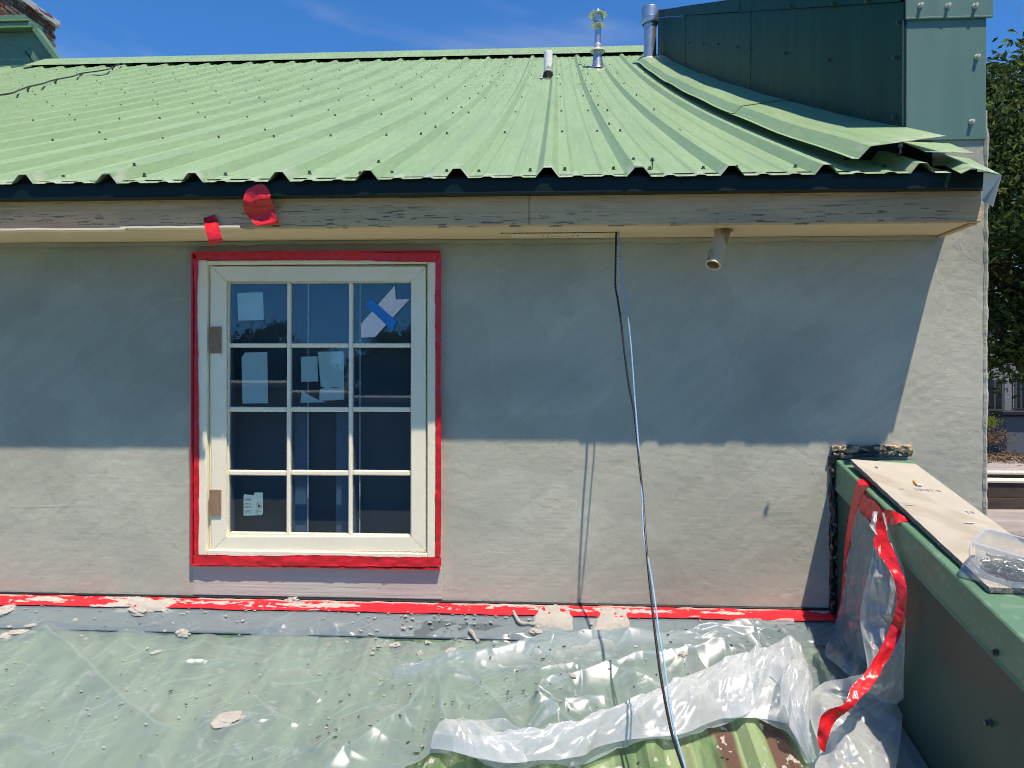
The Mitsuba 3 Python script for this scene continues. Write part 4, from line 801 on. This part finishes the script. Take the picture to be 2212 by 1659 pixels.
for i, (u, v, r, ax) in enumerate([(8, 1342, .030, (1.1, .9, .35)), (28, 1333, .016, (.7, 1.4, .3)), (12, 1380, .022, (1.2, .7, .3)), (40, 1374, .030, (1.5, .45, .3)), (68, 1366, .016, (1.3, .5, .3)), (134, 1319, .010, (1.3, .8, .5)), (297, 1345, .026, (1.3, .6, .35)), (395, 1378, .022, (1.2, .7, .5)),
     (338, 1419, .015, (1.2, .5, .25)), (498, 1571, .030, (1.4, .9, .25)), (633, 1321, .022, (1.2, .8, .45)), (730, 1371, .014, (1.3, .6, .4)), (163, 1359, .008, (1, 1, .6)), (186, 1388, .008, (1, .9, .5)), (356, 1374, .006, (1, 1, .6)), (1158, 1384, .018, (1.3, .8, .5)),
     (1165, 1374, .010, (1, .7, .5)), (907, 1418, .010, (.8, 1, .8)), (973, 1420, .014, (1.3, .9, .5)), (852, 1399, .014, (1.3, .7, .5)), (1474, 1449, .016, (.9, 1.2, .5)), (1478, 1356, .014, (1.5, .5, .3)), (1178, 1510, .010, (1.4, .7, .4)), (1235, 1497, .010, (1.2, .8, .5)), (55, 1404, .007, (1.2, .6, .4)), (667, 1410, .012, (1.4, .4, .3)), (712, 1395, .008, (1.2, .8, .4))]):
    lab = ML.get(i)
    solo('mortar_lump', low_lump(u, v, r, ax, i), M_mortar, lab or 'small crumb of grey mortar lying loose on the plastic sheet', 'mortar lump', 40, None if lab else MG)
def worm(pts_, r, lab):
    q = spline([onlow(u, v, .03) for u, v in pts_], 40)
    for i in range(len(q)): q[i, 2] = base_z(q[i:i + 1, 0], q[i:i + 1, 1])[0] + .012
    solo('mortar_curl', tube(q, r * (.5 + .8 * meshkit.noise(q * 60, 2)), 7), M_mortar, lab, 'mortar curl', True)
worm([R3(1285, 245), R3(1310, 300), R3(1365, 345), R3(1430, 350), R3(1495, 352)], .007, 'bent curl of mortar on plastic near the cables')
worm([R3(860, 395), R3(900, 425), R3(950, 462)], .008, 'short tapering mortar curl on the plastic sheet')
# trowelled patches over the tape
def patch(pts_, lab, seed):
    c = np.array([onlow(u, v, .06) for u, v in pts_])
    pg_ = Polygon([(p[0], p[1]) for p in c]).buffer(.004); xs_, ys2 = np.linspace(*pg_.bounds[0::2], 46), np.linspace(*pg_.bounds[1::2], 34)
    cx, cy = pg_.centroid.coords[0]; b_ = np.array([[pg_.exterior.distance(Point(x, y)) * (1 if pg_.contains(Point(x, y)) else -1) for x in xs_] for y in ys2])
    X_, Y_ = np.meshgrid(xs_, ys2); nz = meshkit.fbm(np.stack([X_ * 45, Y_ * 45, X_ * 0 + seed], -1), 4, seed)
    hgt = np.clip((b_ + .010 * (nz - .5)) / .010, -1, 1) * .007 + .010 * (nz - .45)
    solo('mortar_patch', grid(np.stack([X_, Y_, base_z(X_, Y_) + .004 + hgt], -1)), M_mortar, lab, 'mortar patch', True)
patch([R3(1540, 110), R3(1700, 100), R3(1820, 120), R3(1840, 200), R3(1850, 300), R3(1700, 290), R3(1500, 265), R3(1490, 220)], 'trowelled mortar patch over the red tape left of the cable shadow', 3)
patch([R4(380, 110), R4(590, 130), R4(600, 200), R4(590, 260), R4(470, 270), R4(390, 310), R4(290, 290), R4(330, 230)], 'trowelled mortar patch over the red tape between cables and their shadow', 5)
patch([S6(820, 150), S6(960, 190), S6(1080, 185), S6(1100, 215), S6(1020, 250), S6(900, 240), S6(790, 215)], 'mortar smear breaking the red tape below the window corner', 9)
# ridge of squeezed mortar between the gap and the tape, and the crumbs
xs = np.linspace(-3.0, 1.0, 900); q = np.stack([xs, W - .016 - .006 * meshkit.fbm(np.stack([xs * 9, xs * 0, xs * 0], -1), 3, 2), apz(W - .016) + .004 + .004 * meshkit.fbm(np.stack([xs * 30, xs * 0, xs * 0], -1), 3, 7)], -1)
k_ = solo('mortar_bead', tube(q, .0012 + .006 * np.clip(meshkit.fbm(np.stack([xs * 26, xs * 0, xs * 0 + 3], -1), 4, 5) - .32, 0, 1) * 2, 7), M_mortar, 'ragged bead of squeezed mortar above the long red tape', 'mortar bead', True)
cr = []
for i in range(760):
    u = rng.uniform(-20, 1740); v = 1300 + abs(rng.normal(0, 34 if i < 420 else 55)) + (u / 1740) * 12
    if i > 420 and not (740 < u < 1560): continue
    if v > 1440: continue
    p = onlow(u, v, .03)
    if p[1] > W - .01: p[1] = W - .02
    r = rng.uniform(.0015, .0055) * (1.5 if rng.random() < .1 else 1); m = trimesh.creation.icosphere(subdivisions=1)
    yv = np.array([p[1]]); z = base_z(np.array([p[0]]), yv)[0] + film_h(np.array([p[0]]), yv)[0] * float(p[1] < W - .06)
    m.vertices = (m.vertices * (1 + 1.1 * (rng.random((len(m.vertices), 1)) - .5)) * [rng.uniform(.7, 2), rng.uniform(.6, 1.4), .5] * r) @ rotz(rng.uniform(0, 3)).T + [p[0], p[1], z + .006]; cr.append(m)
for i in range(160):
    u = rng.uniform(0, 1600); v = rng.uniform(1400, 1640); p = onlow(u, v, .02)
    yv = np.array([p[1]]); z = base_z(np.array([p[0]]), yv)[0] + film_h(np.array([p[0]]), yv)[0]
    r = rng.uniform(.0012, .004); m = trimesh.creation.icosphere(subdivisions=1); m.vertices = m.vertices * [r * 1.5, r, r * .5] + [p[0], p[1], z + .008]; cr.append(m)
dk = []
for i in range(170):
    u = rng.uniform(700, 1780) if i % 3 else rng.uniform(0, 1700); v = rng.uniform(1370, 1640); p = onlow(u, v, .04)
    if p[1] < float(ycut(p[0])) + .02 or p[0] > XP - .05: continue
    yv = np.array([p[1]]); z = base_z(np.array([p[0]]), yv)[0] + film_h(np.array([p[0]]), yv)[0]
    r = rng.uniform(.0010, .0034); m = trimesh.creation.icosphere(subdivisions=1); m.vertices = (m.vertices * [r * rng.uniform(1, 3.5), r, r * .5]) @ rotz(rng.uniform(0, 3)).T + [p[0], p[1], z + .012]; dk.append(m)
scene['dirt_flecks'] = mikit.ply(cat(dk), mat('brown_dirt', (.07, .055, .045), .95, .1)); labels['dirt_flecks'] = {'label': 'dark bits of dirt and leaf scattered over the crumpled plastic', 'category': 'dirt', 'kind': 'stuff'}
scene['mortar_crumbs'] = mikit.ply(cat(cr), M_mortar); labels['mortar_crumbs'] = {'label': 'scattered crumbs of mortar over tape and plastic sheet', 'category': 'crumbs', 'kind': 'stuff'}

# ================================================================== CABLES
def cabpts(pts_):
    yv = lambda v: np.interp(v, [507, 683, 769, 880, 1111, 1164, 1407, 1659, 1760], [2.785, 2.75, 2.705, 2.65, 2.46, 2.40, 2.09, 1.79, 1.68])
    return spline([ony(u, v, float(yv(v))) for u, v in pts_], 160)
solo('cable', tube(cabpts([(1331, 500), (1330, 560), (1329, 615), (1334, 645), (1342, 700), (1348, 755), (1358, 830), (1371, 900), (1381, 1000), (1389, 1080), (1396, 1180), (1406, 1286), (1414, 1360), (1424, 1440), (1434, 1500), (1450, 1580), (1475, 1659), (1500, 1730)]), .0037, 10), M_black, 'black cable hanging from the soffit hole down to the lower roof', 'cable', True)
solo('cable', tube(cabpts([(1335, 500), (1340, 545), (1343, 590), (1350, 640), (1357, 690), (1364, 760), (1371, 860), (1379, 960), (1386, 1060), (1391, 1160), (1402, 1220), (1413, 1286), (1424, 1370), (1436, 1440), (1447, 1520), (1455, 1570), (1466, 1610), (1480, 1659), (1495, 1720)]), .0025, 10), M_cord, 'thin light blue cord hanging beside the black cable', 'cord', True)
p = cabpts([(1332, 556), (1337, 560), (1340, 566)]); solo('zip_tie', tube(p + [0, -.003, 0], .0055, 8), M_mortar, 'mortar caked tie joining the two hanging cables', 'tie', True)

# ================================================================== ON THE WINDOW
yg = W + .0132
def flat(pts_, y0=None, t=.0006):
    y0 = W + .0135 if y0 is None else y0; pg_ = Polygon([(ony(u, v, y0)[0], ony(u, v, y0)[2]) for u, v in pts_]).buffer(.0001)
    return poly_ex(pg_, t, lambda x, y, z: (x, y0 - z, y))
V4 = lambda x, yv: (384 + .4628 * x, 493.7 + .4628 * yv)
solo('paper_sticker', flat([V4(278, 303), V4(397, 298), V4(403, 427), V4(283, 431)]), M_paper, 'square pale sticker on the top left window pane', 'sticker')
solo('paper_sticker', flat([V4(313, 580), V4(418, 577), V4(422, 816), V4(302, 818), V4(299, 598), V4(308, 592)]), M_paper, 'tall pale sticker on the second row left pane', 'sticker')
solo('paper_sticker', flat([V4(575, 600), V4(652, 597), V4(655, 714), V4(577, 717)]), M_paper, 'pale sticker at left of the middle second row pane', 'sticker')
solo('paper_sticker', flat([V4(654, 577), V4(768, 574), V4(775, 582), V4(777, 800), V4(660, 805), V4(664, 752), V4(702, 735), V4(722, 746), V4(770, 743), V4(668, 740)]), M_paper, 'tall torn sticker at right of the middle second row pane', 'sticker')
solo('paper_sticker', flat([V4(580, 755), V4(606, 775), V4(655, 800), V4(690, 812), V4(573, 815)]), M_paper, 'torn sticker remnant at the foot of the middle second row pane', 'sticker')
wl = thing('warning_label', 'small printed warning label on the bottom left window pane', 'label')
part(wl, 'paper', flat([V4(312, 1240), V4(356, 1246), V4(358, 1234), V4(397, 1233), V4(398, 1330), V4(392, 1338), V4(308, 1341), V4(308, 1250)]), M_paper)
def wtext(t, u, v, hpx):
    m = meshkit.text_mesh(t, hpx * W / K * .46, .0002); p = ony(*V4(u, v), yg - .0008); vv = m.vertices
    return tm(np.stack([p[0] + vv[:, 0], p[1] - vv[:, 2], p[2] + vv[:, 1]], -1), m.faces[:, ::-1])
lines = [wtext('WARNING', 318, 1244, 5)]
lb = []
for i in range(12):
    zl = 1258 + i * 6.3
    if i in (3, 8): continue
    a, b2 = V4(313, zl), V4(313 + 40 * (.75 + .25 * math.sin(i * 3.1)), zl + 2.2); lb.append(cbox((ony(*a, yg)[0], yg - .0009, ony(*b2, yg)[2]), (ony(*b2, yg)[0], yg - .00065, ony(*a, yg)[2]), .0001))
for i in range(4):
    a, b2 = V4(362, 1316 + i * 5.5), V4(362 + 28 * (.7 + .3 * math.sin(i * 2)), 1318 + i * 5.5); lb.append(cbox((ony(*a, yg)[0], yg - .0009, ony(*b2, yg)[2]), (ony(*b2, yg)[0], yg - .00065, ony(*a, yg)[2]), .0001))
pc = ony(*V4(379, 1293), yg - .0008); s_ = .4628 * W / K; an = np.linspace(0, 2 * np.pi, 40)
lb.append(tube(np.stack([pc[0] + 14 * s_ * np.cos(an), an * 0 + pc[1], pc[2] + 14 * s_ * np.sin(an)], -1), .0006, 5, False))
lb.append(tube([pc + [-10 * s_, 0, 10 * s_], pc, pc + [10 * s_, 0, -10 * s_]], .0006, 5)); lb.append(cbox(pc + [-5 * s_, -.0002, -8 * s_], pc + [5 * s_, .0002, 3 * s_], .0001))
lb.append(tube([ony(*V4(362, 1240), yg - .0008), ony(*V4(376, 1268), yg - .0008), ony(*V4(392, 1244), yg - .0008)], .0004, 5))
part(wl, 'print', cat(lines + lb), M_ink)
solo('felt_strip', flat([V4(1013, 268), V4(1018, 332), V4(1082, 331), V4(921, 507), V4(857, 510), V4(855, 448)], W - .0005, .0012), M_felt, 'white felt strip with a notched end on the top right pane', 'felt strip')
solo('blue_tape', flat([V4(903, 328), V4(913, 336), V4(1010, 424), V4(1024, 434), V4(1012, 455), V4(1006, 479), V4(985, 462), V4(880, 362), V4(884, 350)], W - .0020, .0008), M_blue, 'blue tape holding the white felt strip on the window', 'tape')
for (a, b_, c, d), lab in (((159, 461, 213, 584), 'upper brown cardboard packer at the window hinge side'), ((157, 1217, 212, 1338), 'lower brown cardboard packer at the window hinge side')):
    u0, v0 = V4(a, b_); u1, v1 = V4(c, d); solo('cardboard_packer', quad_y(u0, v0, u1, v1, W - .021, W - .0152, .0008), M_card, lab, 'cardboard packer')

# ================================================================== ON THE PARAPET
Z1 = lambda x, yv: (1744.7 + .2149 * x, 932.7 + .2149 * yv)
def copframe(X_, Y_, h): return (X_, Y_, copz(Y_) + h)
fl_, fr_, nl_ = oncop(*Z1(430, 275), .034), oncop(*Z1(1012, 264), .02), oncop(*Z1(1820, 1570), .016)
fr2 = oncop(*Z1(1890, 985), .020)
xr_far, xr_near = fr_[0], fr_[0] + .012
cb = thing('cement_board', 'pale offcut of cement board lying along the parapet coping', 'board')
ys = np.linspace(nl_[1], fl_[1], 60); jag = .004 * (meshkit.fbm(np.stack([ys * 90, ys * 0, ys * 0], -1), 3, 2) - .5)
xl_ = np.interp(ys, [nl_[1], fl_[1]], [nl_[0], fl_[0]]) + jag
xrr = np.interp(ys, [nl_[1], fl_[1]], [nl_[0] + .235, fr_[0]])
lift = np.interp(ys, [nl_[1], fl_[1]], [.004, .020])
def boardgrid(zo): return np.stack([np.stack([xl_ + (xrr - xl_) * c, ys, copz(ys) + lift * (1 - .75 * c) + zo], -1) for c in np.linspace(0, 1, 5)], 1)
top, bot = boardgrid(.0130), boardgrid(.0)
part(cb, 'slab', sheet(top, .0125), M_board)
part(cb, 'left_edge', grid(np.stack([top[:, 0] + [-.0012, 0, .0002], bot[:, 0] + [-.0016, 0, .0]], 1)), M_bedge, label='rough grey cut edge of the board')
part(cb, 'near_edge', grid(np.stack([top[0] + [0, -.0012, 0], bot[0] + [0, -.0012, 0]], 1)), M_bedge)
def boardz(x, y): i = np.interp(y, ys, np.arange(60)); j = int(round(float(i))); c = (x - xl_[j]) / (xrr[j] - xl_[j]); return float(copz(y)) + lift[j] * (1 - .75 * c) + .0131
def btext(t, uv, hgt, nm):
    m = meshkit.text_mesh(t, hgt, .0003); c = onboard(*uv); vv = m.vertices - [m.vertices[:, 0].max() / 2, 0, 0]
    x, y = c[0] - vv[:, 0], c[1] - vv[:, 1]
    z = np.array([boardz(a, b_) for a, b_ in zip(x, y)]) + vv[:, 2] + .0002
    part(cb, nm, tm(np.stack([x, y, z], -1), m.faces), M_print)
def onboard(u, v): return oncop(u, v, .024)
btext('5:18:51', Z1(1190, 572), .017, 'stamped_print'); btext('81', Z1(1620, 782), .016, 'stamped_print')
for (x, yv, a, b_) in ((1010, 740, .014, .005), (1615, 900, .014, .010), (940, 578, .009, .005)):
    p = onboard(*Z1(x, yv)); p[2] = boardz(p[0], p[1]) + .0006; part(cb, 'stain', lump(p, 1, (a, b_, .0012), int(x), 2, .6), M_mortar)
# cigarette end
cg = thing('cigarette_butt', 'orange cigarette butt lying on the cement board', 'cigarette')
a0, a1, a2 = onboard(*Z1(1068, 505)), onboard(*Z1(1098, 545)), onboard(*Z1(1150, 548))
for a_ in (a0, a1, a2): a_[2] = boardz(a_[0], a_[1]) + .0045
part(cg, 'filter', tube([a0, (a0 + a1) / 2, a1], .0045, 10), M_filter); part(cg, 'paper', tube([a1, (a1 + a2) / 2 + [0, 0, .001], a2], [.0047, .005, .003], 10), M_butt)
p = onboard(*Z1(692, 377)); p[2] = boardz(p[0], p[1]) + .003; solo('pebble', lump(p, .005, (1, 1, .8), 2), M_mortar, 'small grey pebble near the far end of the cement board', 'pebble', True)

# tub of screws
tb = thing('plastic_tub', 'clear plastic tub of screws with a bail handle at the right edge', 'tub')
bc = onboard(*Z1(2010, 1480)); ang = -.62
tubw, tubd, tubh = .150, .115, .082
slope = rotx(math.atan(LS))
def rrect(w, d, r, n=6):
    out = []
    for cx, cy, a0_ in ((w / 2 - r, d / 2 - r, 0), (-w / 2 + r, d / 2 - r, 90), (-w / 2 + r, -d / 2 + r, 180), (w / 2 - r, -d / 2 + r, 270)):
        for k in range(n): a = math.radians(a0_ + 90 * k / (n - 1)); out.append((cx + r * math.cos(a), cy + r * math.sin(a)))
    return np.array(out + out[:1])
bl, br_ = onboard(*Z1(1622, 1385)), onboard(*Z1(2105, 1535))
ex = (br_ - bl); ex[2] = 0; ex /= np.linalg.norm(ex); ang = math.atan2(ex[1], ex[0])
RT = slope @ rotz(ang)
corner = bl.copy(); tcen = corner + RT @ np.array([tubw / 2, tubd / 2, 0]); tcen[2] = boardz(tcen[0], tcen[1]) + .0015
def tubring(w, d, z, r=.018): q = rrect(w, d, r); return (np.c_[q, np.full(len(q), z)]) @ RT.T + tcen
wall_ = [tubring(tubw * .90, tubd * .88, .0), tubring(tubw * .93, tubd * .92, .020), tubring(tubw, tubd, tubh)]
part(tb, 'body', grid(np.stack(wall_)), M_tub, 40)
part(tb, 'base', tm(np.vstack([tubring(tubw * .90, tubd * .88, .0005), tcen[None]]), [[i, i + 1, 25] for i in range(24)]), M_tub)
part(tb, 'rim', grid(np.stack([tubring(tubw, tubd, tubh - .014), tubring(tubw + .010, tubd + .010, tubh - .012), tubring(tubw + .012, tubd + .012, tubh), tubring(tubw + .006, tubd + .006, tubh + .002), tubring(tubw - .002, tubd - .002, tubh)])), M_rim, 40)
hp = []
for a in np.linspace(0, math.pi, 26): hp.append(RT @ np.array([-tubw * .53 * math.cos(a), -tubd * .56 - .004 * math.sin(a), tubh - .012 - .066 * math.sin(a) ** .8]) + tcen)
hp = np.array(hp); off = RT @ np.array([0, .0, .006]); part(tb, 'handle', sheet(np.stack([hp - off, hp + off], 1), .0022), M_rim)
# screws lying in it
def deck_screw(L=.034):
    m = [lathe([(.0001, 0), (.0038, .0004), (.0038, .0012), (.0018, .0035), (.0016, .006)], (0, 0, 0), 8)]
    prof_ = [(.0016, .006)]
    for k in range(9): prof_ += [(.0021, .008 + k * .0026), (.0015, .0093 + k * .0026)]
    m.append(lathe(prof_ + [(.0001, L)], (0, 0, 0), 6)); r = cat(m); r.apply_translation([0, 0, -L / 2]); return r
DS = mikit.ply(deck_screw(), M_zinc)
for i in range(150):
    lx, ly = rng.uniform(-.5, .5) * (tubw * .9 - .036), rng.uniform(-.5, .5) * (tubd * .88 - .030); z = .004 + .030 * (i / 150) + rng.uniform(0, .004)
    R = RT @ rotz(rng.uniform(0, 6.28)) @ roty(math.pi / 2 + rng.normal(0, .22)); kk = key_for('screw')
    scene[kk] = {**DS, 'to_world': place(R, RT @ np.array([lx, ly, z]) + tcen)}
    labels[kk] = {'label': 'grey steel screw lying in the heap inside the clear tub', 'category': 'screw', 'group': 'screws in the clear tub'}
lc = onboard(*Z1(1690, 1420)); lc[2] = boardz(max(lc[0], xl_[0] + .01), lc[1]) + .0012
def lidring(w, d, z, r=.02): q = rrect(w, d, r); return (np.c_[q, np.full(len(q), z)]) @ (slope @ rotz(ang + .1)).T + lc + [.02, -.01, .0]
part(tb, 'lid', grid(np.stack([lidring(.11, .09, -.001), lidring(.114, .094, .004), lidring(.108, .088, .004), lidring(.10, .08, .002), lidring(.002, .002, .002, .0005)])), M_lid, 40)

# ================================================================== BACKGROUND ON THE RIGHT
def flatsheet(x0, x1, y0, y1, z, n=2): return grid(np.stack([np.stack([np.linspace(x0, x1, n), np.full(n, y), np.full(n, z)], -1) for y in np.linspace(y0, y1, n)]))
M_yard = mat('yard_concrete', lambda p, n, uv: mix((.20, .185, .17), (.31, .29, .27), fbm(p.x * .35, p.y * 1.6, 2.0, 4)) * (.72 + .42 * fbm(p.x * 1.2, p.y * 6, 5.0, 4)), .9, .15)
M_ground = mat('ground', lambda p, n, uv: mix((.09, .095, .075), (.15, .145, .12), fbm(p.x * .2, p.y * .2, 2.0, 4)), .95, .1)
M_retain = mat('retaining_wall', lambda p, n, uv: mix((.050, .040, .034), (.085, .070, .058), fbm(p.x * 1.5, p.z * 6, 2.0, 3)), .9, .15)
M_lime = mat('pale_coping', (.46, .45, .40), .8, .2)
M_bwall = mat('siding_grey', lambda p, n, uv: mix((.17, .19, .21), (.22, .24, .26), fbm(p.x, p.y, p.z * 3)), .7, .25)
M_bdark = mat('slate_paint', (.085, .105, .125), .6, .3)
M_rail = mat('black_rail', (.012, .014, .018), .4, .4)
M_bglass = mat('dark_window', (.012, .016, .02), .08, .6)
struct('ground', flatsheet(-400, 400, -400, 900, -.02), M_ground)
struct('yard', flatsheet(2.5, 60, 8, 29.2, .0), M_yard)
Zt = H - 3.3
rw = thing('retaining_wall', 'dark stepped retaining wall with two pale coping courses', 'retaining wall')
r0 = 29.2
part(rw, 'lower_course', cbox((4, r0, -.3), (60, r0 + .5, .42), .02), M_retain); part(rw, 'upper_course', cbox((4, r0 + .02, .421), (60, r0 + .5, .98), .02), M_retain)
part(rw, 'coping', cbox((4, r0 - .05, .981), (60, r0 + .9, 1.06), .01), M_lime); part(rw, 'back_step', cbox((4, r0 + .95, .6), (60, r0 + 1.4, 1.19), .01), M_retain); part(rw, 'coping', cbox((4, r0 + .90, 1.191), (60, r0 + 1.6, 1.27), .01), M_lime)
struct('terrace', flatsheet(4, 90, r0 + 1.6, 90, Zt - .03), M_yard)
ab = thing('apartment_building', 'grey apartment building with black balcony rail far right', 'building')
YB = 38.0
q = lambda u, v, yy=YB: ony(u, v, yy)
part(ab, 'wall', cbox((q(2050, 800)[0], YB, Zt - .1), (q(2050, 800)[0] + 22, YB + 9, 9.5), .03), M_bwall)
for k in range(22): part(ab, 'siding_course', cbox((q(2050, 800)[0], YB - .025, Zt + .2 + k * .2), (q(2185, 800)[0], YB + .0, Zt + .39 + k * .2), .01), M_bwall)
part(ab, 'bay', cbox((q(2172, 900, YB - 1.2)[0], YB - 1.2, Zt - .1), (q(2172, 900)[0] + 12, YB - .01, q(2200, 898, YB - 1.2)[2]), .08), M_bdark)
part(ab, 'balcony_slab', cbox((q(2166, 900, YB - 1.5)[0], YB - 1.5, q(2200, 897, YB - 1.5)[2]), (q(2172, 900)[0] + 12, YB - .01, q(2200, 889, YB - 1.5)[2]), .02), M_rail)
rl = part(ab, 'balcony_rail', cat([cbox((q(2186, 800, YB - 1.4)[0], YB - 1.42, q(2200, v + 3.4, YB - 1.4)[2]), (q(2186, 800)[0] + 9, YB - 1.38, q(2200, v, YB - 1.4)[2]), .005) for v in (808, 818, 882)]), M_rail)
xr0 = q(2186, 800, YB - 1.4)[0]
for k in range(30): part(rl, 'baluster', cbox((xr0 + k * .115, YB - 1.41, q(2200, 886, YB - 1.4)[2]), (xr0 + k * .115 + (.05 if k == 0 else .025), YB - 1.385, q(2200, 810, YB - 1.4)[2]), .003), M_rail)
for (u0, v0, u1, v1) in ((2133, 822, 2163, 884), (2143, 936, 2170, 960), (2195, 825, 2214, 888), (2080, 822, 2112, 884), (2133, 650, 2163, 720), (2195, 650, 2230, 720)):
    a, b_ = q(u0, v1), q(u1, v0); w = part(ab, 'window', cbox((a[0] - .06, YB - .05, a[2] - .06), (b_[0] + .06, YB - .026, b_[2] + .06), .004), M_bdark)
    part(w, 'pane', cbox((a[0], YB - .06, a[2]), ((a[0] + b_[0]) / 2 - .03, YB - .051, b_[2]), .003), M_bglass); part(w, 'pane', cbox(((a[0] + b_[0]) / 2 + .03, YB - .06, a[2]), (b_[0], YB - .051, b_[2]), .003), M_bglass)
part(ab, 'trim_board', cbox((q(2166, 800)[0], YB - .05, Zt), (q(2170, 800)[0], YB - .026, 9), .005), M_bdark)

# foliage
def leafmat(n, c, t): scene['mat_' + n] = {'type': 'principledthin', 'base_color': rgb(*c), 'roughness': .30, 'spec_trans': 0.0, 'diff_trans': t, 'eta': 1.45}; return 'mat_' + n
M_leaf = [leafmat('leaf_dark', (.060, .095, .030), .6), leafmat('leaf_mid', (.075, .125, .042), .7), leafmat('leaf_light', (.17, .22, .065), .8)]
M_bark = mat('bark', lambda p, n, uv: mix((.05, .042, .035), (.11, .09, .075), fbm(p.x * 9, p.y * 9, p.z * 3)), .95, .1)
def leaves(c, L, wd, r):
    n = len(c); d = r.normal(size=(n, 3)); d[:, 2] = d[:, 2] * .6 + .15; d /= np.linalg.norm(d, axis=1, keepdims=True)
    e = np.cross(d, r.normal(size=(n, 3))); e /= np.linalg.norm(e, axis=1, keepdims=True)
    nn = np.cross(d, e); l = L * r.uniform(.7, 1.25, (n, 1)); w = wd * r.uniform(.7, 1.2, (n, 1))
    a, b_, m1, m2 = c - d * l / 2, c + d * l / 2 - nn * l * .12, c + e * w / 2 + nn * l * .05, c - e * w / 2 + nn * l * .05
    v = np.stack([a, m1, b_, m2], 1).reshape(-1, 3); i = np.arange(n) * 4
    return tm(v, np.vstack([np.stack([i, i + 1, i + 2], 1), np.stack([i, i + 2, i + 3], 1)]))
def tree(name, base, hgt, rad, n_cl, per, label, leaf=(.12, .05), seed=1, group=None, cz=.6, skew=None):
    r = np.random.default_rng(seed); t = thing(name, label, 'tree', group); base = np.asarray(base, float)
    tr = [tube(spline([base, base + [.1 * rad, 0, hgt * .25], base + [0, .1 * rad, hgt * .5], base + [.1, 0, hgt * .8]], 14), np.linspace(.045 * rad + .10, .03, 14), 8)]
    cl = []
    for k in range(n_cl):
        while True:
            p = r.uniform(-1, 1, 3)
            if np.linalg.norm(p) < 1 and np.linalg.norm(p) > .25: break
        cl.append(base + [p[0] * rad, p[1] * rad, hgt * cz + p[2] * hgt * (1 - cz) * .98])
    cl = np.array(cl)
    for p in cl[:: max(1, n_cl // 26)]:
        s0 = base + [0, 0, hgt * r.uniform(.25, .6)]; mid = (s0 + p) / 2 + r.normal(0, .12 * rad, 3) * [1, 1, .4]
        tr.append(tube(spline([s0, mid, p], 8), np.linspace(.03 * rad + .02, .012, 8), 6))
    part(t, 'trunk', cat(tr), M_bark, True)
    cr_ = [[], [], []]
    for p in cl:
        s_ = rad * r.uniform(.06, .16); m = r.normal(size=(per, 3)) * [s_, s_, s_ * .6] + p; k = int(r.choice(3, p=[.45, .4, .15])); cr_[k].append(m)
    for k, nm in enumerate(('dark_foliage', 'crown', 'light_foliage')):
        if cr_[k]: part(t, nm, leaves(np.vstack(cr_[k]), *leaf, r), M_leaf[k])
tb_ = ony(2290, 830, 19.0); tb_[2] = 0
tree('oak_tree', tb_, 12.6, 4.6, 300, 210, 'dense evergreen tree with glossy leaves standing right of the house', (.21, .085), 5, None, .69)
sb = ony(2134, 940, 36.0)
def shrub(name, p, r, n, label, mats, leaf, seed):
    rr = np.random.default_rng(seed); k = thing(name, label, 'shrub'); p = np.asarray(p)
    part(k, 'stem', tube([[p[0], p[1], Zt - .05], [p[0] + .03, p[1], (Zt + p[2]) / 2], p], .03, 6), M_bark)
    part(k, 'foliage', leaves(rr.normal(size=(n, 3)) * [r, r, r * .6] + p, *leaf, rr), mats)
shrub('shrub', ony(2136, 912, 36.0), .22, 260, 'small yellow green shrub by the apartment building', leafmat('leaf_lime', (.22, .30, .03), .9), (.12, .05), 3)
shrub('dead_shrub', ony(2136, 945, 35.5), .38, 500, 'dry brown shrub and cut branches on the terrace', mat('dry_leaf', (.20, .145, .085), .9, .1), (.22, .03), 4)
rr = np.random.default_rng(8); pd_ = ony(2150, 960, 35.0); pd_[2] = Zt
scene['leaf_litter'] = mikit.ply(leaves(rr.normal(size=(900, 3)) * [1.6, .9, .10] + pd_ + [0, 0, .08], .3, .05, rr), 'mat_dry_leaf'); labels['leaf_litter'] = {'label': 'brown leaf litter lying on the terrace below the shrub', 'category': 'leaf litter', 'kind': 'stuff'}

# what the window panes mirror: trees and a flat-roofed shop across the street behind the photographer
for i, (x, y, h, r) in enumerate(((-19, -44, 8.4, 4.0), (-11, -48, 8.9, 4.4), (-26, -48, 8.0, 4.0), (-3, -50, 8.7, 4.6), (7, -52, 8.6, 4.6))):
    tree('street_tree', (x, y, 0), h, r, 110, 160, ('tree behind the photographer, second from the left in the mirrored row', 'middle tree of the row behind the photographer', 'leftmost tree of the row behind the photographer', 'tree behind the photographer, second from the right of the row', 'rightmost tree of the row behind the photographer')[i], (.36, .2), 20 + i, None, .62)
sh = thing('shop_building', 'low tan building across the road, mirrored in the window', 'building')
part(sh, 'wall', cbox((-40, -30, 0), (8, -22, 4.1), .05), mat('tan_wall', (.30, .25, .19), .85, .2)); part(sh, 'parapet_cap', cbox((-40.1, -30.1, 4.1), (8.1, -21.9, 4.3), .03), M_lime)
